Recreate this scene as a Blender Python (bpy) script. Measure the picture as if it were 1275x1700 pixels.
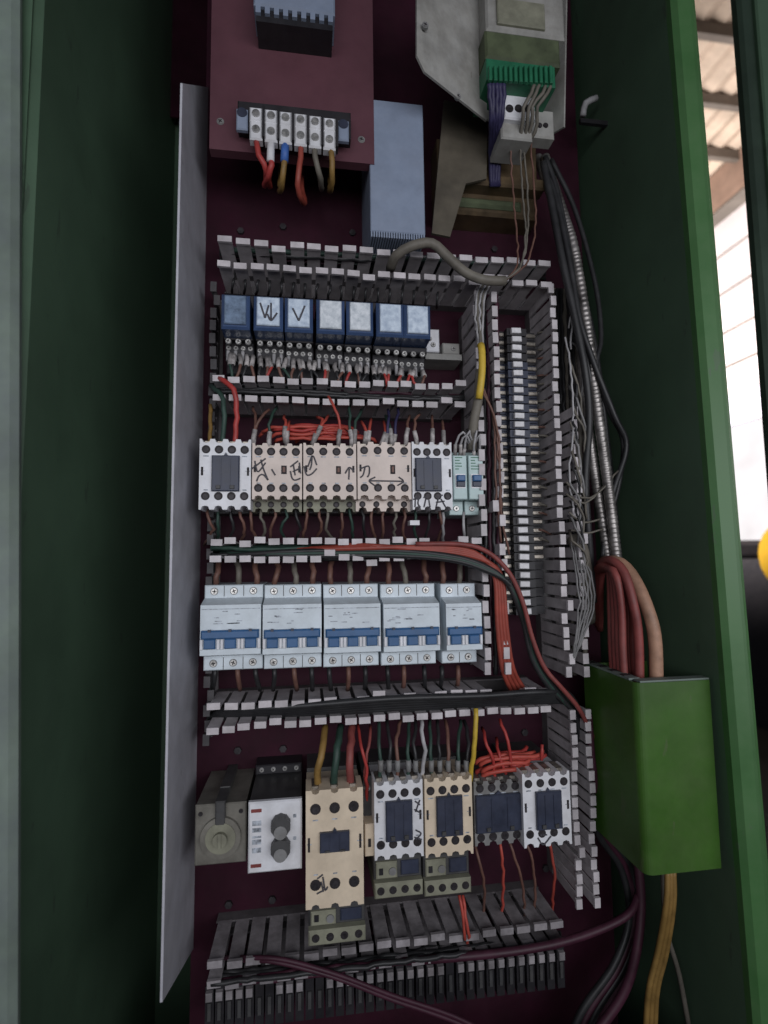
import bpy, bmesh, math, random
from mathutils import Vector, Matrix
random.seed(11)
for o in list(bpy.data.objects): bpy.data.objects.remove(o)
S = bpy.context.scene
C = S.collection
R = math.radians

# ------------------------------------------------------------------ camera
CAM = Vector((0.0, -0.54, 1.25))
YAW, PITCH, ROLL, FPX = R(8.22), R(4.90), R(-0.72), 870.0
F_ = Vector((math.sin(YAW)*math.cos(PITCH), math.cos(YAW)*math.cos(PITCH), math.sin(PITCH)))
R0 = Vector((math.cos(YAW), -math.sin(YAW), 0)); U0 = R0.cross(F_)
R_ = math.cos(ROLL)*R0 + math.sin(ROLL)*U0; U_ = -math.sin(ROLL)*R0 + math.cos(ROLL)*U0
cam = bpy.data.cameras.new('camera'); camo = bpy.data.objects.new('camera', cam); C.objects.link(camo)
camo.matrix_world = Matrix(((R_.x, U_.x, -F_.x, CAM.x), (R_.y, U_.y, -F_.y, CAM.y), (R_.z, U_.z, -F_.z, CAM.z), (0, 0, 0, 1)))
cam.sensor_fit = 'HORIZONTAL'; cam.sensor_width = 36; cam.lens = 36*FPX/1275
cam.clip_start = 0.01; cam.clip_end = 200
cam.dof.use_dof = True; cam.dof.focus_distance = 0.475; cam.dof.aperture_fstop = 6.0
S.camera = camo

# ------------------------------------------------------------------ world, lamps, exposure
W = bpy.data.worlds.new('World'); S.world = W; W.use_nodes = True
bg = W.node_tree.nodes['Background']; bg.inputs[0].default_value = (0.62, 0.66, 0.80, 1); bg.inputs[1].default_value = 0.11
def area(name, loc, target, sx, sy, power, col):
    l = bpy.data.lights.new(name, 'AREA'); l.shape = 'RECTANGLE'; l.size = sx; l.size_y = sy; l.energy = power; l.color = col
    o = bpy.data.objects.new(name, l); C.objects.link(o); o.location = loc
    o.rotation_euler = (Vector(target)-Vector(loc)).to_track_quat('-Z', 'Y').to_euler(); return o
dl = area('front_daylight_lamp', (0.22, -1.30, 1.36), (0.05, 0, 1.32), 2.6, 0.55, 8.6, (0.94, 0.95, 1.0)); dl.data.spread = R(115)  # front light from an unseen source, near camera height
hl = area('hall_daylight_lamp', (1.6, 3.0, 1.7), (4.0, 3.9, 3.3), 1.6, 1.6, 170.0, (1.0, 0.93, 0.90)); hl.data.spread = R(110)
S.view_settings.view_transform = 'Standard'; S.view_settings.look = 'None'
S.view_settings.exposure = -0.08; S.view_settings.gamma = 1.0
S.render.engine = 'CYCLES'; S.render.filter_size = 1.9

# ------------------------------------------------------------------ helpers
def ray(px, py):
    return R_*((px-637.5)/FPX) + U_*((850-py)/FPX) + F_
def P(px, py, d=0.0):            # a picture position on the plane d metres in front of the mounting plate
    r = ray(px, py); return CAM + r*((0.54-d)/r.y)
def PX(px, py, X):               # ... on the plane x = X
    r = ray(px, py); return CAM + r*((X-CAM.x)/r.x)
def rect(x0, y0, x1, y1, d):     # axis aligned rectangle on plane d: X0, X1, Z0, Z1
    ps = [P(x0, y0, d), P(x1, y0, d), P(x1, y1, d), P(x0, y1, d)]
    return ((ps[0].x+ps[3].x)/2, (ps[1].x+ps[2].x)/2, (ps[2].z+ps[3].z)/2, (ps[0].z+ps[1].z)/2)

class MB:
    def __init__(s): s.v = []; s.f = []
    def add(s, vs, fs):
        n = len(s.v); s.v += [tuple(v) for v in vs]; s.f += [tuple(i+n for i in f) for f in fs]; return s
    def box(s, x0, x1, y0, y1, z0, z1, c=0.0):
        if c <= 0:
            return s.add([(x0,y0,z0),(x1,y0,z0),(x1,y1,z0),(x0,y1,z0),(x0,y0,z1),(x1,y0,z1),(x1,y1,z1),(x0,y1,z1)],
                  [(0,3,2,1),(4,5,6,7),(0,1,5,4),(1,2,6,5),(2,3,7,6),(3,0,4,7)])
        # front (low y) edges chamfered by c
        vs = [(x0,y1,z0),(x1,y1,z0),(x1,y1,z1),(x0,y1,z1),
              (x0,y0+c,z0),(x1,y0+c,z0),(x1,y0+c,z1),(x0,y0+c,z1),
              (x0+c,y0,z0+c),(x1-c,y0,z0+c),(x1-c,y0,z1-c),(x0+c,y0,z1-c)]
        fs = [(0,3,2,1)]
        for k in range(4):
            j = (k+1) % 4
            fs += [(k,j,4+j,4+k), (4+k,4+j,8+j,8+k)]
        fs += [(8,9,10,11)]
        return s.add(vs, fs)
    def prism(s, poly, y0, y1, c=0.0):         # poly = [(x,z)] counter-clockwise seen from -y
        n = len(poly); vs = [(x,y0,z) for x,z in poly]+[(x,y1,z) for x,z in poly]
        fs = [tuple(range(n)), tuple(range(2*n-1, n-1, -1))]
        for k in range(n):
            j = (k+1) % n; fs.append((k, k+n, j+n, j))
        return s.add(vs, fs)
    def disc(s, x, z, r, y0, y1, n=12):        # short cylinder along y, front at y0
        return s.prism([(x+r*math.cos(2*math.pi*k/n), z+r*math.sin(2*math.pi*k/n)) for k in range(n)], y0, y1)
    def tube(s, pts, rad, n=8, ribs=None):
        pts = [Vector(p) for p in pts]
        m = len(pts); rings = []; prev = None
        for i, p in enumerate(pts):
            t = (pts[min(i+1, m-1)]-pts[max(i-1, 0)]).normalized()
            a = prev if prev is not None else (Vector((0,0,1)) if abs(t.z) < .9 else Vector((1,0,0)))
            a = (a - t*a.dot(t)).normalized(); prev = a; b = t.cross(a)
            r = ribs(i) if ribs else rad
            rings.append([p + a*(r*math.cos(2*math.pi*k/n)) + b*(r*math.sin(2*math.pi*k/n)) for k in range(n)])
        vs = [v for rg in rings for v in rg]; fs = []
        for i in range(m-1):
            for k in range(n):
                j = (k+1) % n; fs.append((i*n+k, i*n+j, (i+1)*n+j, (i+1)*n+k))
        fs.append(tuple(range(n-1, -1, -1))); fs.append(tuple((m-1)*n+k for k in range(n)))
        return s.add(vs, fs)
    def mesh(s, name, mat, smooth=False):
        me = bpy.data.meshes.new(name); me.from_pydata(s.v, [], s.f); me.materials.append(mat)
        bm = bmesh.new(); bm.from_mesh(me); bmesh.ops.recalc_face_normals(bm, faces=bm.faces); bm.to_mesh(me); bm.free()
        if smooth:
            for p in me.polygons: p.use_smooth = True
        me.update(); return me
def link(name, me, parent=None, loc=(0,0,0)):
    o = bpy.data.objects.new(name, me); C.objects.link(o); o.location = loc
    if parent is not None: o.parent = parent
    return o
def part(mb, name, mat, parent=None, loc=(0,0,0), smooth=False):
    return link(name, mb.mesh(name, mat, smooth), parent, loc)
def tag(o, label, cat, group=None, kind=None):
    if label: o['label'] = label
    if cat: o['category'] = cat
    if group: o['group'] = group
    if kind: o['kind'] = kind
    return o
def thing(name, label, cat, loc, group=None):
    o = link(name, None, None, loc); o.empty_display_size = .01
    return tag(o, label, cat, group)
def smooth_path(pts, step=0.006):
    pts = [Vector(p) for p in pts]
    if len(pts) < 3:
        n = max(2, int((pts[1]-pts[0]).length/step)); return [pts[0].lerp(pts[1], k/n) for k in range(n+1)]
    q = [pts[0]*2-pts[1]] + pts + [pts[-1]*2-pts[-2]]; out = []
    for i in range(1, len(q)-2):
        n = max(2, int((q[i+1]-q[i]).length/step))
        for k in range(n):
            t = k/n; a, b, c, d = q[i-1], q[i], q[i+1], q[i+2]
            out.append(0.5*((2*b)+(c-a)*t+(2*a-5*b+4*c-d)*t*t+(3*b-a-3*c+d)*t**3))
    out.append(pts[-1]); return out
def wire(pts, r, mat, label, group=None, name='wire', cat='wire', n=7, sleeve=None):
    path = smooth_path([P(*p) for p in pts])
    if name == 'wire' and len(path) > 6:          # hand laid wires kink a little
        for k in range(1, len(path)-1):
            path[k] = path[k]+Vector((random.gauss(0, .0005), random.gauss(0, .0004), random.gauss(0, .0004)))
    o = part(MB().tube(path, r, n), name, mat, None, (0,0,0), True)
    if sleeve:
        m, end = sleeve; seg = path[:3] if end == 0 else path[-3:]
        part(MB().tube(seg, r*1.55, 8), 'numbered_sleeve', M[m], o, (0,0,0), True)
    return tag(o, label, cat, group)

# ------------------------------------------------------------------ materials
def material(name, col, rough=0.5, metal=0.0, var=0.18, scale=60.0, dust=0.0, dustcol=(0.23,0.21,0.19), bump=0.05, spec=0.4, col2=None, trans=0.0, alpha=1.0, randv=0.0, coat=0.0, chips=None):
    m = bpy.data.materials.new(name); m.use_nodes = True; nt = m.node_tree; N = nt.nodes; L = nt.links
    b = N['Principled BSDF']
    tc = N.new('ShaderNodeTexCoord'); geo = N.new('ShaderNodeNewGeometry')
    n1 = N.new('ShaderNodeTexNoise'); n1.inputs['Scale'].default_value = scale; n1.inputs['Detail'].default_value = 6; n1.inputs['Roughness'].default_value = .65
    L.new(geo.outputs['Position'], n1.inputs['Vector'])
    mix = N.new('ShaderNodeMix'); mix.data_type = 'RGBA'; mix.blend_type = 'MIX'
    c2 = col2 if col2 else tuple(c*(1-2.2*var) if 1-2.2*var > 0 else c*.2 for c in col)
    mix.inputs[6].default_value = (*c2, 1); mix.inputs[7].default_value = (*[min(1, c*(1+.25*var)) for c in col], 1)
    rmp = N.new('ShaderNodeMapRange'); rmp.inputs[1].default_value = .30; rmp.inputs[2].default_value = .62
    L.new(n1.outputs['Fac'], rmp.inputs[0]); L.new(rmp.outputs[0], mix.inputs[0])
    last = mix.outputs[2]
    if randv > 0:
        oi = N.new('ShaderNodeObjectInfo'); mr = N.new('ShaderNodeMapRange')
        mr.inputs[3].default_value = 1-randv; mr.inputs[4].default_value = 1+randv*.4
        L.new(oi.outputs['Random'], mr.inputs[0])
        mm = N.new('ShaderNodeMix'); mm.data_type = 'RGBA'; mm.blend_type = 'MULTIPLY'; mm.inputs[0].default_value = 1
        cb = N.new('ShaderNodeCombineColor')
        for k in range(3): L.new(mr.outputs[0], cb.inputs[k])
        L.new(last, mm.inputs[6]); L.new(cb.outputs[0], mm.inputs[7]); last = mm.outputs[2]
    if dust > 0:
        n2 = N.new('ShaderNodeTexNoise'); n2.inputs['Scale'].default_value = 28; n2.inputs['Detail'].default_value = 8; n2.inputs['Roughness'].default_value = .7
        L.new(geo.outputs['Position'], n2.inputs['Vector'])
        r2 = N.new('ShaderNodeMapRange'); r2.inputs[1].default_value = .38; r2.inputs[2].default_value = .72; r2.inputs[4].default_value = dust
        L.new(n2.outputs['Fac'], r2.inputs[0])
        m2 = N.new('ShaderNodeMix'); m2.data_type = 'RGBA'; L.new(r2.outputs[0], m2.inputs[0]); L.new(last, m2.inputs[6]); m2.inputs[7].default_value = (*dustcol, 1)
        last = m2.outputs[2]
    if chips:
        n3 = N.new('ShaderNodeTexNoise'); n3.inputs['Scale'].default_value = 38; n3.inputs['Detail'].default_value = 4; n3.inputs['Roughness'].default_value = .6
        mp = N.new('ShaderNodeMapping'); mp.inputs['Scale'].default_value = (1.6, 1.6, .55); L.new(geo.outputs['Position'], mp.inputs['Vector']); L.new(mp.outputs[0], n3.inputs['Vector'])
        r3 = N.new('ShaderNodeMapRange'); r3.inputs[1].default_value = .655; r3.inputs[2].default_value = .675; r3.inputs[4].default_value = .45
        L.new(n3.outputs['Fac'], r3.inputs[0])
        m3 = N.new('ShaderNodeMix'); m3.data_type = 'RGBA'; L.new(r3.outputs[0], m3.inputs[0]); L.new(last, m3.inputs[6]); m3.inputs[7].default_value = (*chips, 1)
        last = m3.outputs[2]
    L.new(last, b.inputs['Base Color'])
    rr = N.new('ShaderNodeMapRange'); rr.inputs[3].default_value = max(0.05, rough-.10); rr.inputs[4].default_value = min(1, rough+.14)
    L.new(n1.outputs['Fac'], rr.inputs[0]); L.new(rr.outputs[0], b.inputs['Roughness'])
    b.inputs['Metallic'].default_value = metal; b.inputs['Specular IOR Level'].default_value = spec
    b.inputs['Transmission Weight'].default_value = trans; b.inputs['Alpha'].default_value = alpha
    b.inputs['Coat Weight'].default_value = coat
    if bump > 0:
        bp = N.new('ShaderNodeBump'); bp.inputs['Strength'].default_value = bump; bp.inputs['Distance'].default_value = .002
        L.new(n1.outputs['Fac'], bp.inputs['Height']); L.new(bp.outputs[0], b.inputs['Normal'])
    return m
def emit(name, col, st):
    m = bpy.data.materials.new(name); m.use_nodes = True; nt = m.node_tree
    e = nt.nodes.new('ShaderNodeEmission'); e.inputs[0].default_value = (*col, 1); e.inputs[1].default_value = st
    n = nt.nodes.new('ShaderNodeTexNoise'); n.inputs['Scale'].default_value = 3; g = nt.nodes.new('ShaderNodeNewGeometry')
    r = nt.nodes.new('ShaderNodeMapRange'); r.inputs[3].default_value = st*.75; r.inputs[4].default_value = st*1.2
    nt.links.new(g.outputs['Position'], n.inputs['Vector']); nt.links.new(n.outputs['Fac'], r.inputs[0]); nt.links.new(r.outputs[0], e.inputs[1])
    nt.links.new(e.outputs[0], nt.nodes['Material Output'].inputs[0]); return m
M = {}
M['green'] = material('green_paint', (0.060, 0.165, 0.052), .42, var=.10, scale=14, dust=.25, dustcol=(.10,.13,.08), bump=.04, chips=(.09,.12,.085))
M['greenin'] = material('green_paint_inside', (0.084, 0.148, 0.092), .50, var=.09, scale=9, dust=.2, dustcol=(.06,.08,.06), bump=.04, chips=(.05,.065,.05))
M['greenbox'] = material('green_box_paint', (0.044, 0.125, 0.014), .42, var=.20, scale=10, dust=.25, dustcol=(.10,.13,.06), chips=(.085,.11,.05))
M['palegreen'] = material('pale_green_paint', (0.19, 0.24, 0.20), .55, var=.3, scale=5, dust=.6, dustcol=(.13,.145,.165))  # left door's daylight sheen put into the pale tone
M['greenlip'] = material('green_post_paint', (0.035, 0.058, 0.040), .5, var=.2, scale=9)
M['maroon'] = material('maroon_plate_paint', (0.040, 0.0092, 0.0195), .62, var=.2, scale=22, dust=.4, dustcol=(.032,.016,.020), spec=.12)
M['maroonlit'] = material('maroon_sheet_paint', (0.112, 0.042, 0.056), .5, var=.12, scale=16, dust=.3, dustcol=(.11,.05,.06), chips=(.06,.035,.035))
M['greysheet'] = material('grey_sheet_steel', (0.52, 0.52, 0.57), .55, var=.10, scale=30, dust=.35, dustcol=(.36,.34,.36), chips=(.30,.29,.30))
M['bluegrey'] = material('blue_grey_enclosure', (0.24, 0.29, 0.39), .45, var=.08, scale=40, dust=.2, dustcol=(.28,.29,.34))
M['duct'] = material('grey_duct_plastic', (0.62, 0.58, 0.60), .55, var=.14, scale=70, dust=.45, dustcol=(.24,.21,.21), randv=.18)
M['ductdim'] = material('dusty_dimmed_duct_plastic', (0.38, 0.355, 0.37), .6, var=.25, scale=50, dust=.7, dustcol=(.10,.085,.09), randv=.3)  # darker duct copy: dust plus the dimness at the bottom painted in
M['ductdark'] = material('shaded_duct_plastic', (0.085, 0.08, 0.085), .65, var=.2, scale=60, dust=.4, dustcol=(.05,.045,.045))  # darker copy for the left duct, its shade painted in
M['ductbase'] = material('dusty_shaded_duct_base', (0.13, 0.12, 0.125), .7, var=.2, scale=50, dust=.5, dustcol=(.06,.05,.05))  # dusty, and darkened for the shade at the foot of the ducts
M['white'] = material('white_plastic', (0.78, 0.79, 0.83), .45, var=.10, scale=50, dust=.45, dustcol=(.50,.47,.45))
M['beige'] = material('beige_plastic', (0.70, 0.60, 0.54), .45, var=.09, scale=50, dust=.35, dustcol=(.45,.37,.31))
M['cream'] = material('cream_plastic', (0.74, 0.62, 0.47), .45, var=.09, scale=50, dust=.3, dustcol=(.50,.40,.29))
M['olive'] = material('dusty_olive_plastic', (0.27, 0.27, 0.20), .55, var=.2, scale=50, dust=.5, dustcol=(.16,.15,.12))
M['breaker'] = material('pale_blue_grey_plastic', (0.66, 0.735, 0.79), .4, var=.08, scale=55, dust=.45, dustcol=(.40,.44,.46))
M['palegrn'] = material('pale_green_plastic', (0.48, 0.62, 0.62), .4, var=.08, scale=55, dust=.35, dustcol=(.36,.42,.41))
M['print'] = material('grey_printing', (0.46, 0.50, 0.56), .6, var=.4, scale=300)
M['blue'] = material('blue_toggle_plastic', (0.035, 0.115, 0.27), .35, var=.12, scale=60, dust=.25, dustcol=(.10,.15,.22))
M['navy'] = material('navy_block_plastic', (0.036, 0.044, 0.075), .4, var=.2, scale=60, dust=.3, dustcol=(.07,.07,.09))
M['black'] = material('black_plastic', (0.018, 0.017, 0.021), .5, var=.2, scale=60, dust=.35, dustcol=(.05,.045,.045))
M['darkgrey'] = material('dark_grey_plastic', (0.06, 0.06, 0.062), .5, var=.2, scale=60, dust=.4, dustcol=(.10,.095,.09))
M['midgrey'] = material('mid_grey_plastic', (0.22, 0.22, 0.22), .5, var=.2, scale=60, dust=.3)
M['hole'] = material('painted_dark_hole', (0.022, 0.018, 0.020), .7, var=.1)  # flat dark pieces paint the shade of wells and slots not cut in
M['wellhead'] = material('dim_screw_head', (0.055, 0.05, 0.055), .5, .5, var=.3, scale=200)
M['steel'] = material('dull_steel', (0.62, 0.61, 0.60), .35, 1.0, var=.2, scale=120)
M['screw'] = material('zinc_screw', (0.55, 0.54, 0.52), .38, .8, var=.25, scale=200)
M['conduit'] = material('corrugated_steel', (0.40, 0.375, 0.36), .38, .75, var=.35, scale=45, dust=.4, dustcol=(.14,.12,.11))
M['relayblue'] = material('translucent_blue_cover', (0.050, 0.085, 0.18), .25, var=.1, scale=40, spec=.5, coat=.3)
M['relayface'] = material('pale_blue_relay_face', (0.60, 0.69, 0.79), .35, var=.25, scale=160, col2=(.36,.44,.56), coat=.3)
M['relaygrey'] = material('pale_grey_relay_face', (0.70, 0.74, 0.78), .35, var=.25, scale=160, col2=(.42,.47,.52), coat=.3)
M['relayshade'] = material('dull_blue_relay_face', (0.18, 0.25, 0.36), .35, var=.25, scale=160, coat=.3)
M['marker'] = material('white_marker_tag', (0.72, 0.71, 0.73), .5, var=.12, scale=200, randv=.12)
M['red'] = material('red_wire', (0.42, 0.045, 0.040), .45, var=.15, dust=.25, dustcol=(.20,.07,.06))
M['orangec'] = material('orange_cable', (0.33, 0.060, 0.040), .45, var=.15, dust=.35, dustcol=(.16,.06,.05))
M['orange'] = material('orange_red_wire', (0.48, 0.075, 0.055), .45, var=.15, dust=.25, dustcol=(.22,.08,.06))
M['brown'] = material('dusty_brown_wire', (0.17, 0.085, 0.065), .5, var=.2)
M['peach'] = material('peach_cable', (0.42, 0.24, 0.16), .5, var=.2)
M['dullred'] = material('dusty_red_cable', (0.25, 0.055, 0.050), .5, var=.2, dust=.4, dustcol=(.18,.08,.07))
M['plum'] = material('plum_cable', (0.055, 0.014, 0.028), .5, var=.2)
M['blackw'] = material('black_cable', (0.022, 0.022, 0.024), .42, var=.2, dust=.3, dustcol=(.06,.06,.06))
M['greyw'] = material('grey_cable', (0.17, 0.155, 0.13), .55, var=.2, dust=.4, dustcol=(.12,.10,.08))
M['palew'] = material('pale_grey_wire', (0.42, 0.41, 0.42), .5, var=.2)
M['sleevew'] = material('grubby_wire_sleeve', (0.45, 0.42, 0.41), .5, var=.3, scale=200, randv=.4)
M['dimw'] = material('dim_grey_wire', (0.24, 0.235, 0.235), .5, var=.25)
M['greenw'] = material('dark_green_wire', (0.030, 0.065, 0.050), .5, var=.2)
M['yellow'] = material('yellow_wire', (0.58, 0.40, 0.05), .45, var=.2)
M['ochre'] = material('ochre_wire', (0.26, 0.155, 0.045), .5, var=.2)
M['purple'] = material('indigo_wire', (0.034, 0.030, 0.085), .5, var=.2)
M['bluew'] = material('blue_wire', (0.05, 0.14, 0.45), .5, var=.15)
M['ink'] = material('black_marker_ink', (0.075, 0.072, 0.085), .6, var=.1)
M['amber'] = material('smoked_amber_plastic', (0.14, 0.095, 0.050), .4, var=.3, scale=25, dust=.4, dustcol=(.10,.08,.06))
M['amberpale'] = material('dusty_amber_sheet', (0.105, 0.09, 0.066), .5, var=.25, scale=25, dust=.4, dustcol=(.07,.06,.05))
M['conn'] = material('green_connector', (0.02, 0.15, 0.075), .4, var=.15)
M['oliveboard'] = material('dusty_green_board', (0.085, 0.105, 0.055), .6, var=.3, scale=30)
M['bracket'] = material('grey_white_bracket', (0.36, 0.355, 0.335), .6, var=.2, scale=30, dust=.6, dustcol=(.19,.175,.15), chips=(.13,.11,.09))
M['brass'] = material('tarnished_terminal_metal', (0.42, 0.38, 0.33), .4, .7, var=.3, scale=200)
M['wallpaint'] = material('hall_wall_panel', (0.62, 0.57, 0.57), .7, var=.06, scale=2)
M['roofpanel'] = material('tan_roof_sheet', (0.52, 0.42, 0.33), .7, var=.22, scale=3)
M['beamb'] = material('brown_beam', (0.30, 0.20, 0.15), .7, var=.15, scale=4)
M['purlin'] = material('grey_purlin', (0.16, 0.14, 0.12), .6, var=.15, scale=4)
M['lav'] = material('lavender_grey_girt', (0.42, 0.41, 0.48), .6, var=.1, scale=3)
M['floor'] = material('concrete_floor', (0.04, 0.04, 0.036), .8, var=.25, scale=3)
M['yellowp'] = material('yellow_paint', (0.50, 0.29, 0.02), .5, var=.1, scale=5)
M['redp'] = material('pale_red_paint', (0.75, 0.22, 0.18), .6, var=.1, scale=5)
M['window'] = emit('daylit_window', (1.0, 0.95, 0.96), 1.15)

# ------------------------------------------------------------------ the cabinet
XL = P(40, 900, .14).x; XR = P(1165, 860, .14).x
YB = 0.23; YF = -0.14                       # back wall and front opening (y)
ZB, ZT = 0.0, 2.45
print('XL', XL, 'XR', XR)
cab = thing('electrical_cabinet', 'tall green steel cabinet standing open with maroon plate inside', 'cabinet', ((XL+XR)/2, YB, 0))
def cpart(mb, name, mat, smooth=False, parent=None):
    o = part(mb, name, mat, parent or cab, (0,0,0), smooth); o.matrix_parent_inverse = Matrix.Identity(4)
    mb_loc = cab.location
    o.location = (-mb_loc.x, -mb_loc.y, -mb_loc.z) if parent is None else (0,0,0)
    return o
cpart(MB().box(XL-.003, XL, YF, YB, ZB, ZT), 'side_wall', M['greenin'])
ra, rb = P(1108, 50, .14), P(1224, 1500, .14)
def XRz(z): return rb.x+(ra.x-rb.x)*(z-rb.z)/(ra.z-rb.z)
vs = []
for z in (ZB, ZT):
    vs += [(XRz(z), YF, z), (XRz(z)+.003, YF, z), (XRz(z)+.003, YB, z), (XRz(z), YB, z)]
cpart(MB().add(vs, [(3,2,1,0),(4,5,6,7),(0,1,5,4),(1,2,6,5),(2,3,7,6),(3,0,4,7)]), 'side_wall', M['greenin'])
cpart(MB().box(XL+.0005, XR-.0005, YB-.003, YB, ZB, ZT), 'back_wall', M['greenin'])
cpart(MB().box(XL+.0005, XR-.0005, YF, YB-.004, ZT-.003, ZT), 'roof', M['greenin'])
# front frame: folded lip with a rounded nose on the right, a narrow lip on the left
def lip(x, s, w, name, mat):
    prof = [(0,0),(.0,-.006),(.004,-.010),(.014,-.0125),(w*.55,-.0135),(w*.62,-.0115),(w*.70,-.0085),(w-.003,-.005),(w,-.001),(w,.02),(w-.002,.02),(w-.002,.003),(.002,.003)]
    n = len(prof)
    vs = [((x if s < 0 else XRz(z))+s*a, YF+b, z) for z in (ZB, ZT) for a, b in prof]
    fs = [(k, (k+1) % n, n+(k+1) % n, n+k) for k in range(n)]
    return cpart(MB().add(vs, fs), name, mat)
lip(XR, 1, .029, 'front_frame', M['green'])
lip(XL, -1, .008, 'front_frame', M['greenin'])
cpart(MB().box(XL+.001, XR-.001, YF, YF+.003, ZB, 0.84), 'unseen_sill_panel', M['green'])  # unseen sill, added to hold light off the bottom rows
# maroon mounting plate
PXL = P(333, 760, 0).x; PXR = XR-.016
pz1 = P(620, 372, 0).z
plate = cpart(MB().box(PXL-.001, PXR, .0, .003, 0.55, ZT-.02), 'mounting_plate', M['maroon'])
cpart(MB().box(P(280, 60, -.2).x, P(362, 60, -.2).x, .200, .203, P(347, 200, -.2).z, ZT-.02), 'rear_plate', M['maroon'])
# grey side sheet of the inner tray, standing forward of the plate, corners cut
d2 = .108
fl = [P(347, 145, 0), P(320, 1575, 0), P(268, 1664, d2), P(309, 139, d2)]
xf = sum(p.x for p in fl[:2])/2
fl = [Vector((xf, p.y, p.z)) for p in fl]; fl[0].z -= 0.0
th = Vector((-.0018, 0, 0))
cpart(MB().add([*fl, *[p+th for p in fl]], [(0,1,2,3),(7,6,5,4),(0,4,5,1),(1,5,6,2),(2,6,7,3),(3,7,4,0)]), 'tray_side_sheet', M['greysheet'])
# plate stand-offs that carry the plate on the back wall
for px, py in ((420, 520), (880, 520), (420, 1500), (880, 1500)):
    p = P(px, py, 0); cpart(MB().box(p.x-.012, p.x+.012, .003, YB-.003, p.z-.012, p.z+.012), 'stand_off', M['greenin'])
for px, py in ((395, 1245), (470, 1242), (452, 1492), (380, 1500), (690, 1520), (870, 1215), (905, 1440), (400, 385), (470, 378), (585, 388), (820, 415)):
    p = P(px, py, 0); bo = cpart(MB().disc(p.x, p.z, .0036, -.0028, -.0002, 6), 'bolt', M['wellhead'])
# pale door edge on the left, its daylight sheen painted in, and the dark door leaf on the right
a = P(33, 200, .16); b = P(30, 1500, .16)
vs = []
for z in (ZB, ZT):
    xx = b.x+(a.x-b.x)*(z-b.z)/(a.z-b.z)
    vs += [(xx-.09, YF-.024, z), (xx-.004, YF-.024, z), (xx, YF-.020, z), (xx-.001, YF-.015, z), (xx-.09, YF-.015, z)]
n = 5
ldoor = part(MB().add(vs, [(k, (k+1) % n, n+(k+1) % n, n+k) for k in range(n)]+[(0,1,2,3,4),(9,8,7,6,5)]), 'cabinet_door', M['palegreen'])
tag(ldoor, 'pale green door, sheen painted in, folded back beside the dark inner wall', 'door')
a0 = P(1224, 0, .01); a1 = P(1280, 660, .01); xr = (a0.x+a1.x)/2
rdoor = thing('steel_post', 'dark green steel post beside the bright gap to the hall', 'post', (xr, 0, 0))
part(MB().box(0, .16, -.010, .002, 0, ZT+.4, .004), 'column', M['greenlip'], rdoor)
part(MB().box(.018, .040, -.016, -.0101, 0.05, ZT+.3, .002), 'cover_strip', M['greenin'], rdoor)

# ------------------------------------------------------------------ the hall seen through the gap
XW = 4.0
zc = PX(1212, 345, XW).z
fl_ = part(MB().box(-6, 12, -6, 14, -.05, 0), 'workshop_floor', M['floor']); tag(fl_, None, None, None, 'structure')
hw = thing('hall_wall', 'pale panelled hall wall beyond the gap', 'wall', (XW, 5, 0))
def hz(py): return PX(1225, py, XW).z
seams = [hz(y) for y in (400, 470, 545, 590)]
levels = [zc, hz(402), hz(470), hz(540), hz(600), hz(655)]
for k in range(len(levels)-1):
    hi, lo = levels[k], levels[k+1]
    part(MB().box(0, .05, -6, 7, lo+.022, hi-.022), 'panel', M['wallpaint'], hw)
part(MB().box(.03, .08, -6, 7, levels[-1]-.02, zc), 'backing', M['purlin'], hw)
part(MB().box(-.04, .08, -6, 7, hz(705), levels[-1]), 'girt', M['lav'], hw)
zs = hz(905)
part(MB().box(0, .08, -6, 7, 0, zs), 'lower_wall', M['black'], hw)
part(MB().box(-.02, .06, -6, 7, zs, zs+.03), 'sill', M['wallpaint'], hw)
for k in range(7):
    y0 = -5.8+k*1.8
    w = part(MB().box(.03, .035, y0, y0+1.7, zs+.03, hz(705)), 'window_pane', M['window'], hw)
    part(MB().box(-.01, .06, y0+1.7, y0+1.8, zs+.03, hz(705)), 'window_mullion', M['redp'], hw)
    part(MB().box(0, .028, y0+.62, y0+.66, zs+.03, hz(705)), 'window_bar', M['redp'], hw)
bm_ = thing('roof_beam', 'brown steel beam along the top of hall wall', 'beam', (XW, 5, zc))
part(MB().box(-.14, .02, -6, 7, -.05, .34), 'web', M['beamb'], bm_)
part(MB().box(-.16, .02, -6, 7, -.07, -.05), 'flange', M['purlin'], bm_)
rf = thing('hall_roof', 'tan corrugated roof sheeting above the hall', 'roof', (XW, 5, zc+.34))
vs, fs = [], []
nx = 60
for k in range(nx+1):
    x = -5.0+5.0*k/nx; z = .0+ (.035 if k % 2 else 0)
    vs += [(x, -6, z), (x, 7, z)]
for k in range(nx): fs.append((2*k, 2*k+2, 2*k+3, 2*k+1))
part(MB().add(vs, fs), 'roof_sheet', M['roofpanel'], rf)
for k in range(24):
    y = -5.6+k*.5
    part(MB().box(-5, .0, y, y+.05, -.09, -.001), 'purlin', M['purlin'], rf)
yp = PX(1300, 922, 3.2)
yo = thing('yellow_machine', 'yellow painted machine end beyond the gap', 'machine', (3.2, yp.y, 0))
part(MB().tube([(.05, -.95, yp.z), (.05, -.9, yp.z), (.05, 0, yp.z), (.05, .10, yp.z)], .24, 20, ribs=lambda i: (.12, .24, .24, .13)[i]), 'housing', M['yellowp'], yo, (0,0,0), True)
part(MB().box(-.10, .20, -.85, -.06, .0, yp.z-.20), 'base', M['black'], yo)
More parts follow.
